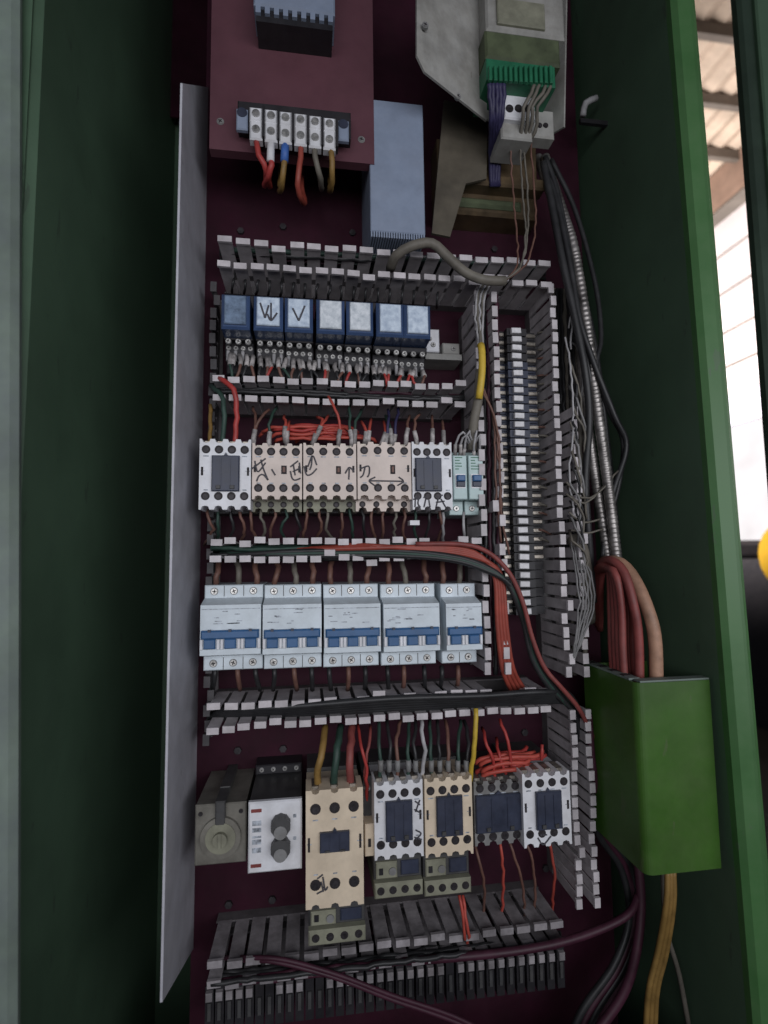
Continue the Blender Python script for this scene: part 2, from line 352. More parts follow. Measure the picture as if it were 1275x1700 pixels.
dk = thing('dark_clutter', 'dark clutter standing by the hall wall below windows', 'machine', (3.5, yp.y+.9, 0))  # boxes added for unclear dark shapes, covering the bright floor
part(MB().box(-.3, .3, -2.4, 1.4, 0, zs-.12, .05), 'housing', M['black'], dk)
part(MB().box(-.2, .2, -.3, .3, zs-.13, zs+.03, .04), 'cover', M['black'], dk)

# ------------------------------------------------------------------ slotted wiring ducts
DT = 0.068                              # height of the duct walls above the plate
finger_cache = {}
def finger_mesh(axis, w, sgn, fmat='duct'):
    key = (axis, round(w, 4), sgn, fmat)
    if key not in finger_cache:
        mb = MB(); t = .0016; lipw = .0050
        def bx(u0, u1, y0, y1, v0, v1):      # u along the wall, v across it
            if axis == 'x': mb.box(u0, u1, y0, y1, min(v0, v1), max(v0, v1))
            else: mb.box(min(v0, v1), max(v0, v1), y0, y1, u0, u1)
        bx(-w/2, w/2, -DT+.0028, -.012, 0, sgn*t)
        # lip across the tip, with a slight chamfer step
        bx(-w/2, w/2, -DT, -DT+.0030, sgn*-.0006, sgn*(lipw))
        bx(-w/2+.0008, w/2-.0008, -DT+.0030, -DT+.0062, sgn*.0016, sgn*.0030)
        finger_cache[key] = mb.mesh('finger', M[fmat])
    return finger_cache[key]
def duct(label, name, axis, a0, a1, va, vb, n, fmat='duct', zs=1.0, skip_a=(), skip_b=(), rows=(1, 1), na=None, group=None):
    """axis 'x' runs sideways from a0 to a1 at heights va (upper), vb (lower); axis 'z' runs down with va left, vb right"""
    mid = (a0+a1)/2; vm = (va+vb)/2
    loc = (mid, 0, vm) if axis == 'x' else (vm, 0, mid)
    r = thing(name, label, 'wiring duct', loc, group)
    hw_, L2 = abs(va-vb)/2, abs(a1-a0)/2
    hw_ = max(hw_-.004, .004)
    if axis == 'x':
        part(MB().box(-L2, L2, -.0028, .0, -hw_+.0002, hw_-.0002), 'base', M['ductbase'], r)
    else:
        part(MB().box(-hw_+.0002, hw_-.0002, -.0028, .0, -L2, L2), 'base', M['ductbase'], r)
    for ri, (v, skip) in enumerate(((va, skip_a), (vb, skip_b))):
        if not rows[ri]: continue
        s = 1 if v > vm else -1
        vv = (v-vm) - s*.005
        nn = n if (ri == 1 or na is None) else na
        pitch = 2*L2/nn; w = pitch*.77
        if axis == 'x': part(MB().box(-L2, L2, -.0125, -.0001, min(vv, vv+s*.0016), max(vv, vv+s*.0016)), 'side_wall', M['ductbase'], r)
        else: part(MB().box(min(vv, vv+s*.0016), max(vv, vv+s*.0016), -.0125, -.0001, -L2, L2), 'side_wall', M['ductbase'], r)
        me = finger_mesh(axis, w, s, fmat)
        for k in range(nn):
            if k in skip: continue
            u = -L2+pitch*(k+.5)+random.uniform(-.0005, .0005)
            if axis == 'z': u = -u
            o = link('finger', me, r, (u, 0, vv) if axis == 'x' else (vv, 0, u))
            o.scale = (1, zs, 1)
            # fingers splay a little, some more
            ang = random.gauss(0, .012)+(random.choice((-1, 1))*.06 if random.random() < .06 else 0)
            if axis == 'x': o.rotation_euler = (ang, random.gauss(0, .012), 0)
            else: o.rotation_euler = (0, random.gauss(0, .012), ang)
    return r
def hduct(label, x0, x1, ya, yb, n, **k):
    ra = P((x0+x1)/2, ya, DT); rb = P((x0+x1)/2, yb, DT)
    return duct(label, 'wiring_duct', 'x', P(x0, (ya+yb)/2, DT).x, P(x1, (ya+yb)/2, DT).x, ra.z, rb.z, n, **k)
def vduct(label, y0, y1, xa, xb, n, **k):
    ym = (y0+y1)/2
    return duct(label, 'wiring_duct', 'z', P((xa+xb)/2, y1, DT).z, P((xa+xb)/2, y0, DT).z, P(xa, ym, DT).x, P(xb, ym, DT).x, n, **k)
hduct('grey slotted duct under the maroon sheet, topmost of the cross ducts', 357, 917, 413, 460, 22, na=20)
hduct('grey slotted duct between blue relays and red jumper wires', 350, 776, 631, 671, 17, na=18)
hduct('grey slotted duct above the row of breakers, orange cables in it', 346, 802, 893, 932, 20, na=20, skip_a=(16,))
hduct('grey slotted duct below the row of breakers, black cables in it', 340, 918, 1155, 1198, 24, na=22, skip_a=(18, 19))
hduct('dark slotted duct below the lowest contactors', 340, 940, 1565, 1607, 22, na=20, fmat='ductdim')
vduct('narrow slotted duct between breakers and terminal strip', 482, 1124, 797, 836, 27, skip_b=(17, 20), skip_a=(17,18), na=26)
vduct('tall slotted duct between terminal strip and conduits', 470, 1128, 925, 965, 31, skip_b=(0,1,2,3,4,5,6,7,8,9))
vduct('short slotted duct beside the lowest white contactor', 1176, 1512, 952, 988, 16)
vduct('narrow dark slotted duct beside the grey side sheet', 440, 1260, 330, 346, 34, rows=(0, 1), fmat='ductdark', zs=.62)

# ------------------------------------------------------------------ modular devices
def scal(poly_x0, x1, z0, z1, n, r, top=True, bottom=True):
    W_ = x1-poly_x0; pts = []
    seq = lambda c, s: [(c+r*math.cos(t), s*r*.9*math.sin(t)) for t in (0, R(40), R(90), R(140), R(180))]
    pts.append((poly_x0, z0))
    if bottom:
        for k in range(n):
            c = poly_x0+W_*(k+.5)/n
            for dx, dz in [(-r, 0), (-r*.75, r*.75), (0, r), (r*.75, r*.75), (r, 0)]: pts.append((c+dx, z0+dz))
    pts += [(x1, z0), (x1, z1)]
    if top:
        for k in reversed(range(n)):
            c = poly_x0+W_*(k+.5)/n
            for dx, dz in [(r, 0), (r*.75, -r*.75), (0, -r), (-r*.75, -r*.75), (-r, 0)]: pts.append((c+dx, z1+dz))
    pts.append((poly_x0, z1)); return pts
well_cache = {}
def screw(parent, x, y, z, r, style='well'):
    key = (round(r, 5), style)
    if key not in well_cache:
        if style == 'well':
            a = MB().disc(0, 0, r, -.0004, .002, 14).mesh('screw_well', M['hole'])
            b_ = MB().disc(0, 0, r*.62, -.0007, .001, 10).box(-r*.5, r*.5, -.0010, -.0006, -r*.09, r*.09).mesh('screw_head', M['wellhead'])
        else:
            a = MB().disc(0, 0, r, -.0004, .002, 14).mesh('screw_well', M['midgrey'])
            b_ = MB().disc(0, 0, r*.8, -.0011, .001, 12).mesh('screw_head', M['screw'])
        c_ = MB().box(-r*.55, r*.55, -.0013, -.0005, -r*.12, r*.12).box(-r*.12, r*.12, -.00125, -.0005, -r*.55, r*.55).mesh('screw_slot', M['hole'])
        well_cache[key] = (a, b_, c_)
    a, b_, c_ = well_cache[key]
    o = link('screw', a, parent, (x, y, z))
    h = link('screw_head', b_, o, (0, 0, -r*.12 if style == 'well' else 0)); h.rotation_euler = (0, random.uniform(0, 3), 0)
    if style != 'well':
        s_ = link('screw_slot', c_, o); s_.rotation_euler = (0, random.uniform(0, 1.5), 0)
    return o
def strokes(parent, loc, lines, d, r=.00068):
    """hand written marks in picture positions, lying on the face at depth d"""
    mb = MB()
    for ln in lines:
        pts = smooth_path([P(x, y, d+.0004)-Vector(loc) for x, y in ln], .0012) if len(ln) > 2 else [P(x, y, d+.0004)-Vector(loc) for x, y in ln]
        mb.tube(pts, r, 6)
    return part(mb, 'handwritten_mark', M['ink'], parent)
def contactor(label, px, d, mat, block=None, window=None, n=4, rows=(.155, .81), base=None, marks=None, notch=.082, ticks=True, lower=None, screw_r=.0036, mat_block='navy', group=None, name='contactor'):
    X0, X1, Z0, Z1 = rect(*px, d)
    loc = ((X0+X1)/2, 0, (Z0+Z1)/2); r = thing(name, label, 'contactor', loc, group)
    w, h = X1-X0-.0006, Z1-Z0
    x0, x1, z0, z1 = -w/2, w/2, -h/2, h/2
    rn = w*notch
    part(MB().prism(scal(x0, x1, z0, z1, n, rn), -d, -d*.72), 'front_housing', mat, r)
    part(MB().box(x0+.0004, x1-.0004, -d*.7195, -d*.42, z0+h*.05, z1-h*.05), 'middle_housing', mat, r)
    part(MB().box(x0+.0008, x1-.0008, -d*.4195, 0, z0+h*.01, z1-h*.01), 'rear_housing', M['darkgrey'], r)
    for fz in rows:
        for k in range(n): screw(r, x0+w*(k+.5)/n, -d, z1-h*fz, screw_r)
    # clamps seen in the wire notches
    for k in range(n):
        xx = x0+w*(k+.5)/n
        part(MB().box(xx-.0026, xx+.0026, -d*.90, -d*.70, z1-h*.052, z1-h*.004), 'clamp', M['brass'], r)
    if block:
        bx0, bx1, bz0, bz1 = rect(*block, d); bx0 -= loc[0]; bx1 -= loc[0]; bz0 -= loc[2]; bz1 -= loc[2]
        b_ = part(MB().box(bx0, bx1, -d-.0035, -d+.0005, bz0, bz1, .0008), 'indicator_block', M[mat_block], r)
        bw = bx1-bx0; bh = bz1-bz0
        for f in (.33, .67):
            part(MB().box(bx0+bw*f-.0004, bx0+bw*f+.0004, -d-.0041, -d-.0033, bz0+bh*.08, bz1-bh*.08), 'rib', M['navy'], b_)
        for f in (.25, .75): part(MB().box(bx0+bw*f-.0018, bx0+bw*f+.0018, -d-.0050, -d-.0033, bz0+bh*.06, bz0+bh*.16, .0003), 'nub', M['darkgrey'], b_)
        part(MB().prism([(bx0+bw*.42, bz1), (bx0+bw*.58, bz1), (bx0+bw*.5, bz1+.0028)], -d-.002, -d+.0003), 'pointer', M[mat_block], r)
    if window:
        wx0, wx1, wz0, wz1 = rect(*window, d)
        part(MB().box(wx0-loc[0], wx1-loc[0], -d-.0005, -d+.0005, wz0-loc[2], wz1-loc[2]), 'indicator_window', M['hole'], r)
        part(MB().box(wx0-loc[0]+.0012, wx1-loc[0]-.0012, -d-.0011, -d-.0003, wz0-loc[2]+.0015, wz1-loc[2]-.0015), 'indicator_pin', M['brown'], r)
    # moulded lines and print
    part(MB().box(x0+w*.02, x0+w*.10, -d-.0003, -d+.0003, z1-h*.46, z1-h*.452), 'moulded_line', M['print'], r)
    part(MB().box(x1-w*.11, x1-w*.02, -d-.0003, -d+.0003, z1-h*.46, z1-h*.452), 'moulded_line', M['print'], r)
    if ticks:
        for sx in ((x0+w*.055), (x1-w*.055)):
            part(MB().box(sx-.0009, sx+.0009, -d-.0004, -d+.0004, z1-h*.52, z1-h*.40), 'side_slot', M['hole'], r)
    pr = MB()
    for k in range(n):
        xx = x0+w*(k+.5)/n
        pr.box(xx-.0022, xx+.0022, -d-.00025, -d+.0003, z1-h*(rows[0]+.095)-.0005, z1-h*(rows[0]+.095)+.0005)
        pr.box(xx-.0015, xx+.0020, -d-.00025, -d+.0003, z1-h*(rows[1]-.085)-.0005, z1-h*(rows[1]-.085)+.0005)
    part(pr, 'printing', M['print'], r)
    if lower:      # a second terminal tier lower down and further back
        lx0, lx1, lz0, lz1 = rect(*lower[0], lower[1])
        t = part(MB().prism(scal(lx0-loc[0]+.0004, lx1-loc[0]-.0004, lz0-loc[2], lz1-loc[2]+.012, n, rn, top=False), -lower[1], -lower[1]*.6), 'lower_tier', lower[2], r)
        for k in range(n): screw(r, lx0-loc[0]+(lx1-lx0)*(k+.5)/n, -lower[1], (lz0+lz1)/2-loc[2]+.001, screw_r*.8)
        part(MB().box(lx0-loc[0]+.001, lx1-loc[0]-.001, -lower[1]*.6+.0002, -.0005, lz0-loc[2]+.001, z0+h*.009), 'lower_base', M['darkgrey'], r)
    if marks: strokes(r, loc, marks, d)
    return r
D1 = .080
# --- upper contactor row
contactor('white contactor with navy block standing next to the grey side sheet', (330, 729, 417, 846), D1, M['white'], (352, 757, 398, 816), n=4, rows=(.15, .81))
contactor('beige contactor with handwritten strokes and comma, right of white one', (418, 736, 502, 829), D1, M['beige'], None, (467, 773, 476, 787), rows=(.15, .80), lower=((418, 829, 502, 850), .060, M['olive']),
    marks=[[(417,779),(441,761)],[(423,765),(425,776),(429,783),(441,768)],[(433,763),(438,780),(445,797)],[(426,799),(430,790),(437,788),(445,797)],[(451,779),(457,789)],
           [(482,775),(495,765)],[(482,782),(485,794),(490,797),(499,794)],[(487,771),(490,789)],[(497,768),(499,786)],[(486,783),(497,778)]])
contactor('beige contactor with a handwritten hook and upward arrow, middle of three', (503, 736, 592, 829), D1, M['beige'], None, (558, 774, 566, 787), rows=(.15, .80), lower=((503, 829, 591, 850), .060, M['olive']),
    marks=[[(518,756),(517,772),(514,780)],[(511,775),(519,757),(526,772)],[(505,774),(509,788),(517,787),(526,778)],[(579,796),(580,778)],[(573,786),(580,776),(588,783)]])
contactor('beige contactor with a long handwritten double arrow on its face', (593, 734, 683, 829), D1, M['beige'], None, (648, 772, 656, 787), rows=(.15, .80), lower=((590, 829, 682, 849), .066, M['beige']),
    marks=[[(598,778),(612,774),(613,786),(610,792)],[(606,776),(603,788),(598,793)],[(614,798),(668,799)],[(623,792),(613,798),(622,806)],[(662,792),(670,799),(660,806)]])
contactor('white contactor with navy block and inked scrawl beside two green breakers', (684, 734, 751, 846), D1, M['white'], (689, 761, 732, 816), rows=(.15, .80),
    marks=[[(686,829),(694,827)],[(690,823),(689,842)],[(696,824),(694,836),(698,842)],[(703,826),(711,824)],[(707,828),(704,842)],[(712,830),(714,842)],[(722,824),(735,822)],[(728,826),(724,842)],[(732,828),(740,842)],[(724,834),(738,832)]])
# --- lower contactor row
contactor('large cream contactor with navy block and thermal relay under it', (507, 1310, 604, 1506), D1+.006, M['cream'], (531, 1379, 580, 1412), n=3, rows=(.16, .80), screw_r=.0044, notch=.07,
    marks=[[(533,1464),(537,1480)],[(527,1459),(536,1452)],[(526,1484),(538,1478)],[(536,1456),(540,1478),(544,1472)]])
contactor('white contactor with navy block and olive thermal relay under it', (621, 1296, 703, 1425), D1, M['white'], (640, 1328, 684, 1394), rows=(.16, .81),
    marks=[[(689,1330),(697,1336)],[(697,1328),(690,1348)],[(688,1344),(699,1350)],[(690,1378),(699,1384),(690,1394)],[(688,1390),(700,1394)]])
contactor('cream contactor with navy block and olive thermal relay under it', (705, 1290, 785, 1421), D1, M['cream'], (724, 1320, 767, 1386), rows=(.16, .81))
contactor('grey auxiliary contactor with wide dark face under red jumper wires', (787, 1295, 867, 1402), .072, M['midgrey'], (789, 1317, 866, 1379), rows=(.11, .87), ticks=False, name='auxiliary_contactor',
    marks=None)
contactor('white contactor with navy block and inked tick beside slotted duct', (868, 1282, 948, 1405), D1, M['white'], (889, 1312, 931, 1375), rows=(.14, .82),
    marks=[[(893,1391),(902,1402),(915,1388)],[(897,1386),(908,1386)]])

# --- narrow auxiliary block between the large contactor and the white one
X0, X1, Z0, Z1 = rect(605, 1368, 622, 1422, .074)
aux = thing('auxiliary_block', 'narrow cream auxiliary block clipped beside large cream contactor', 'contact block', ((X0+X1)/2, 0, (Z0+Z1)/2))
w, h = (X1-X0)/2-.0004, (Z1-Z0)/2
part(MB().box(-w, w, -.074, -.0005, -h, h, .0006), 'housing', M['cream'], aux)
part(MB().box(-w*.9, w*.9, -.060, -.0005, h+.0003, h+.034), 'upper_housing', M['darkgrey'], aux)
part(MB().box(-.0012, .0012, -.0745, -.073, -h*.4, h*.1), 'side_slot', M['hole'], aux)
screw(aux, 0, -.0605, h+.024, .0028, 'flat')

# --- thermal overload relays
def thermal(label, px, d, split, n, matb):
    X0, X1, Z0, Z1 = rect(*px, d); loc = ((X0+X1)/2, 0, (Z0+Z1)/2)
    r = thing('thermal_relay', label, 'thermal relay', loc); w, h = X1-X0-.001, Z1-Z0
    zsplit = -h/2+h*split
    part(MB().box(-w/2, w/2, -d*.93, -.0005, zsplit+.0003, h/2, .0010), 'housing', M['darkgrey'], r)
    part(MB().box(-w/2, w/2, -d, -.0005, -h/2, zsplit, .0010), 'terminal_step', matb, r)
    part(MB().box(-w*.46, -w*.02, -d*.97, -d*.92, zsplit+.002, h/2-.003, .0010), 'dial_cover', matb, r)
    part(MB().disc(-w*.12, zsplit+h*.26, .0032, -d*.985, -d*.96, 16), 'setting_dial', M['midgrey'], r)
    part(MB().box(-w*.40, -w*.32, -d*.985, -d*.965, zsplit+.006, zsplit+.011), 'reset_button', M['black'], r)
    part(MB().box(w*.06, w*.44, -d*.955, -d*.925, zsplit+.003, h/2-.004, .0010), 'side_cover', M['navy'], r)
    for k in range(n): screw(r, -w/2+w*(k+.5)/n, -d, -h/2+h*split*.52, .0032)
    return r
thermal('dusty olive thermal relay hanging below the large cream contactor', (511, 1507, 608, 1567), .076, .42, 4, M['olive'])
thermal('dusty olive thermal relay hanging below lower white contactor', (621, 1426, 703, 1490), .076, .40, 4, M['olive'])
thermal('dusty olive thermal relay hanging below lower cream contactor', (704, 1422, 783, 1486), .076, .40, 4, M['olive'])

# --- circuit breakers
def breaker(label, px, poles, d=.070, seed=0):
    xs, y0, y1, y2, y3, y4 = px          # xs pair, top, nose top, band, nose bottom, bottom
    X0, X1, Z0, Z1 = rect(xs[0], y1, xs[1], y3, d)
    loc = ((X0+X1)/2, 0, (Z0+Z1)/2); r = thing('circuit_breaker', label, 'circuit breaker', loc)
    w, h = X1-X0-.0007, Z1-Z0; x0 = -w/2
    db = .052
    zt = P((xs[0]+xs[1])/2, y0, db).z-loc[2]; zb = P((xs[0]+xs[1])/2, y4, db).z-loc[2]
    pw = w/poles
    body = part(MB().box(x0, -x0, -db, -.0005, zb, zt, .0008), 'body', M['breaker'], r)
    # nose: a raised front with sloping shoulders
    prof = [(-db+.0005, -h/2-.004), (-d, -h/2), (-d, h/2), (-db+.0005, h/2+.005)]
    vs = [(x0+.0002, y, z) for y, z in prof]+[(-x0-.0002, y, z) for y, z in prof]
    part(MB().add(vs, [(0,1,2,3),(7,6,5,4),(0,4,5,1),(1,5,6,2),(2,6,7,3),(3,7,4,0)]), 'nose', M['breaker'], r)
    # blue band, toggles and white posts
    zk = h/2-h*.50; z1_ = zk-h*.17; z2_ = z1_-h*.20
    part(MB().box(x0+w*.03, -x0-w*.03, -d-.0045, -d+.0005, z1_, zk, .0012), 'toggle_bar', M['blue'], r)
    for k in range(poles):
        xc = x0+pw*(k+.5)
        part(MB().box(xc-pw*.28, xc+pw*.28, -d-.0035, -d+.0005, z2_, z1_-.0002, .0008), 'toggle', M['blue'], r)
        part(MB().box(xc-pw*.07, xc+pw*.07, -d-.0052, -d-.0040, zk-.0012, zk+.0010), 'toggle_notch', M['navy'], r)
        for s in (-1, 1):
            part(MB().box(xc+s*pw*.41-pw*.07, xc+s*pw*.41+pw*.07, -d-.0022, -d+.0005, z2_-.0006, z1_-.0004, .0005), 'post', M['white'], r)
        # line between poles on the terminal steps
        if k: 
            part(MB().box(x0+pw*k-.0003, x0+pw*k+.0003, -db-.0002, -db+.0003, h/2+.006, zt-.0005), 'pole_joint', M['darkgrey'], r)
            part(MB().box(x0+pw*k-.0003, x0+pw*k+.0003, -db-.0002, -db+.0003, zb+.0005, -h/2-.005), 'pole_joint', M['darkgrey'], r)
        screw(r, xc, -db, (zt+h/2+.005)/2, .0034, 'flat'); screw(r, xc, -db, (zb-h/2-.004)/2, .0034, 'flat')
    pr = MB()
    rr = random.Random(seed)
    for k in range(10):
        xx = x0+w*rr.uniform(.06, .7); zz = h/2-h*rr.uniform(.10, .40); ll = w*rr.uniform(.03, .16)
        pr.box(xx, xx+ll, -d-.0002, -d+.0003, zz-.0004, zz+.0004)
    part(pr, 'printing', M['print'], r)
    part(MB().box(x0+w*.02, -x0-w*.02, -d-.0003, -d+.0003, h/2-h*.09, h/2-h*.075), 'moulded_line', M['print'], r)
    return r
bl = ['pale blue-grey triple breaker at the end next to grey side sheet',
      'pale blue-grey triple breaker, second from the grey side sheet',
      'pale blue-grey triple breaker, third from grey side sheet, dirty lower step',
      'pale blue-grey triple breaker next to the double one',
      'pale blue-grey double breaker at end by the slotted duct']
for k, (xa, xb) in enumerate(((331, 434), (435, 535), (537, 633), (636, 731), (740, 801))):
    sh = -k*2.0
    breaker(bl[k], ((xa, xb), 971+sh*.3, 1004+sh*.3, 1046, 1087+sh, 1112+sh*1.5), 2 if k == 4 else 3, seed=k)

# --- two small green breakers at the end of the contactor row
for k, (xa, xb, lab) in enumerate(((752, 776, 'slim pale green breaker next to upper white contactor'), (778, 803, 'slim pale green breaker next to the narrow slotted duct'))):
    d = .066
    X0, X1, Z0, Z1 = rect(xa, 756, xb, 829, d); loc = ((X0+X1)/2, 0, (Z0+Z1)/2)
    r = thing('slim_breaker', lab, 'circuit breaker', loc); w, h = (X1-X0)/2-.0003, (Z1-Z0)/2
    part(MB().box(-w, w, -d, -.0005, -h, h, .0007), 'nose', M['palegrn'], r)
    part(MB().box(-w, w, -.050, -.0005, -h-.0135, -h-.0002, .0006), 'terminal_step', M['palegrn'], r)
    part(MB().box(-w, w, -.050, -.0005, h+.0002, h+.006, .0006), 'upper_step', M['palegrn'], r)
    part(MB().box(-w*.72, w*.72, -d-.0005, -d+.0003, -h*.50, h*.15), 'toggle_recess', M['white'], r)
    part(MB().box(-w*.60, w*.60, -d-.0045, -d+.0004, -h*.20, h*.08, .001), 'toggle', M['blue'], r)
    part(MB().box(-w*.60, w*.60, -d-.0030, -d+.0004, -h*.44, -h*.205, .0006), 'toggle_foot', M['navy'], r)
    pr = MB()
    for q in range(5): pr.box(-w*.7, w*random.uniform(-.2, .7), -d-.0002, -d+.0003, h*(.9-q*.13)-.0005, h*(.9-q*.13)+.0004)
    part(pr, 'printing', M['conn'], r)
    screw(r, 0, -.050, -h-.0072, .0030, 'flat')

# --- plug-in relays and their sockets
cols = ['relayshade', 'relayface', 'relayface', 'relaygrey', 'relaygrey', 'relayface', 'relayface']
rl = ['dull blue plug-in relay at the row end next to grey side sheet', 'blue plug-in relay with a dark double arrow sketched on its face',
      'blue plug-in relay with a dark check mark on its face', 'blue plug-in relay with pale grey face, next to the check marked one',
      'blue plug-in relay with pale grey face, fifth from the grey side sheet', 'blue plug-in relay with pale face, last but one in row',
      'blue plug-in relay with bright streaked face at the end by terminal plate']
rx = [(372, 408), (426, 464), (478, 514), (531, 567), (581, 615), (631, 666), (677, 711)]
sock_body = None
for k, (xa, xb) in enumerate(rx):
    d = .074; yt = 490+k*2.9; yb = 537+k*2.6
    X0, X1, Z0, Z1 = rect(xa, yt, xb, yb, d); loc = ((X0+X1)/2, 0, (Z0+Z1)/2)
    r = thing('plug_in_relay', rl[k], 'relay', loc, 'blue relays in one row'); w, h = (X1-X0)/2, (Z1-Z0)/2
    part(MB().box(-w-.0030, w+.0030, -d+.003, -.030, -h-.0035, h+.0025, .002), 'cover', M['relayblue'], r)
    f = part(MB().box(-w, w, -d, -d+.004, -h, h, .0008), 'face', M[cols[k]], r)
    if k in (1, 2):
        strokes(r, loc, [[(xa+6, yt+10), (xa+14, yb-12)], [(xa+14, yb-12), (xa+20, yt+14)], [(xa+24, yt+10), (xa+24, yb-8)], [(xa+18, yb-18), (xa+24, yb-8), (xb-4, yb-20)]] if k == 1 else
                [[(xa+8, yt+16), (xa+18, yb-10)], [(xa+18, yb-10), (xb-8, yt+12)]], d, .0008)
    # socket
    sl = thing('relay_socket', 'black screw socket with silver terminals under '+('the dull blue end relay', 'the relay with double arrow', 'the relay with check mark', 'the relay after check marked one', 'the fifth relay from grey sheet', 'the last but one relay', 'the bright streaked end relay')[k], 'relay socket', (loc[0], 0, loc[2]), 'relay sockets in one row')
    ws = .0135
    zlow = P(540, 588+k*2.5, .040).z-loc[2]
    part(MB().box(-ws, ws, -.0298, -.0005, zlow-.020, h+.016, .001), 'base', M['black'], sl)
    part(MB().box(-ws, ws, -.050, -.0300, zlow+.010, -h-.004, .001), 'upper_step', M['black'], sl)
    part(MB().box(-ws, ws, -.040, -.0300, zlow-.006, zlow+.0098, .001), 'lower_step', M['black'], sl)
    part(MB().box(-ws, ws, -.044, -.0300, h+.003, h+.016, .001), 'top_step', M['black'], sl)
    for q in range(3): screw(sl, -ws+ws*2*(q+.5)/3, -.050, (zlow+.010-h-.004)/2-.004, .0027, 'flat')
    for q in range(4):
        xx = -ws+ws*2*(q+.5)/4
        screw(sl, xx, -.040, zlow+.002, .0024, 'flat')
        if random.random() < .75:
            part(MB().tube([(xx, -.042, zlow-.002), (xx, -.044, zlow-.012)], .0017, 8), 'crimp_sleeve', M['palew'], sl)
# small terminal plate at the end of the relay row
X0, X1, Z0, Z1 = rect(706, 550, 766, 597, .03); loc = ((X0+X1)/2, 0, (Z0+Z1)/2)
r = thing('terminal_plate', 'small pale bracket with screws at the end of relay row', 'terminal', loc)
w, h = (X1-X0)/2, (Z1-Z0)/2
part(MB().box(-w, w, -.030, -.0005, -h, -h+.006), 'lower_rail', M['bracket'], r)
part(MB().box(-w, -w+.014, -.034, -.0005, -h+.0062, h, .001), 'clamp_block', M['white'], r)
part(MB().box(w-.020, w-.002, -.030, -.0005, -h+.0062, -h+.018, .001), 'clamp_block', M['bracket'], r)
for fx, fz in ((-.82, .3), (-.62, -.1), (.55, .0)): screw(r, w*fx, -.034 if fx < 0 else -.030, h*fz if fx < 0 else -h+.012, .0027, 'flat')

# --- timers
X0, X1, Z0, Z1 = rect(413, 1331, 500, 1446, .078); loc = ((X0+X1)/2, 0, (Z0+Z1)/2)
r = thing('timer_relay', 'white faced timer relay with two dark knobs and grey sides', 'timer', loc)
w, h = (X1-X0)/2, (Z1-Z0)/2
part(MB().box(-w, w, -.073, -.0005, -h, h, .001), 'housing', M['darkgrey'], r)
part(MB().box(-w-.0006, w+.0006, -.078, -.0732, -h-.0006, h+.0006, .0012), 'face', M['white'], r)
for z in (h*.30, -h*.34):
    kn = MB()
    n = 20; poly = [( (w*.36*(1+.07*(k % 2)))*math.cos(2*math.pi*k/n), (w*.36*(1+.07*(k % 2)))*math.sin(2*math.pi*k/n)) for k in range(n)]
    k1 = part(kn.prism(poly, -.086, -.0778), 'knob', M['darkgrey'], r, (w*.22, 0, z+.0018))
    part(MB().disc(0, -.0036, w*.25, -.0872, -.0858, 16), 'knob_cap', M['midgrey'], k1)
for q, (fx, fz, ww, hh, mm) in enumerate(((-.72, .78, .20, .05, 'redp'), (-.72, -.80, .20, .05, 'redp'), (-.70, .42, .17, .07, 'print'), (-.70, .22, .17, .06, 'print'), (-.70, -.12, .17, .07, 'print'), (-.70, -.36, .17, .07, 'print'), (-.70, .02, .17, .03, 'print'), (.75, .55, .06, .05, 'print'), (.75, -.1, .06, .05, 'print'))):
    part(MB().box(w*(fx-ww), w*(fx+ww), -.0783, -.0775, h*(fz-hh), h*(fz+hh)), 'indicator' if q < 2 else 'printing', M['dullred'] if q < 2 else M[mm], r)
part(MB().box(-w*1.02, w*.98, -.022, -.0005, h+.0003, h+.009, .001), 'socket', M['black'], r)
for q in range(4): screw(r, -w+w*2*(q+.5)/4, -.022, h+.005, .0022, 'flat')

X0, X1, Z0, Z1 = rect(324, 1335, 408, 1434, .072); loc = ((X0+X1)/2, 0, (Z0+Z1)/2)
r = thing('dial_timer', 'dusty grey timer with one big round dial next to grey sheet', 'timer', loc)
w, h = (X1-X0)/2, (Z1-Z0)/2
dusty = material('dusty_clear_plastic', (0.20, 0.19, 0.165), .4, var=.25, scale=40, dust=.5, dustcol=(.13,.12,.10))
part(MB().box(-w, w, -.070, -.0005, -h, h, .001), 'housing', dusty, r)
part(MB().box(-w-.0004, w+.0004, -.072, -.0702, -h-.0004, h+.0004, .001), 'face', dusty, r)
k1 = part(MB().disc(0, 0, w*.80, -.0755, -.0715, 40), 'dial', dusty, r, (w*.02, 0, -h*.08), )
part(MB().disc(0, 0, w*.60, -.0762, -.0752, 36), 'dial_ring', M['olive'], k1)
part(MB().disc(0, 0, w*.28, -.0800, -.0760, 24), 'dial_knob', M['olive'], k1)
part(MB().box(-.0012, .0012, -.0812, -.0798, -.006, .006), 'dial_pointer', M['olive'], k1)
part(MB().box(-.004, .004, -.0765, -.050, h*.35, h+.004, .001), 'retaining_clip', M['darkgrey'], r)
part(MB().box(-.0042, .0042, -.0500, -.0005, h+.0003, h+.005), 'clip_root', M['darkgrey'], r)
for sx in (-.8, .8): screw(r, w*sx, -.0722, h*.72, .0018)

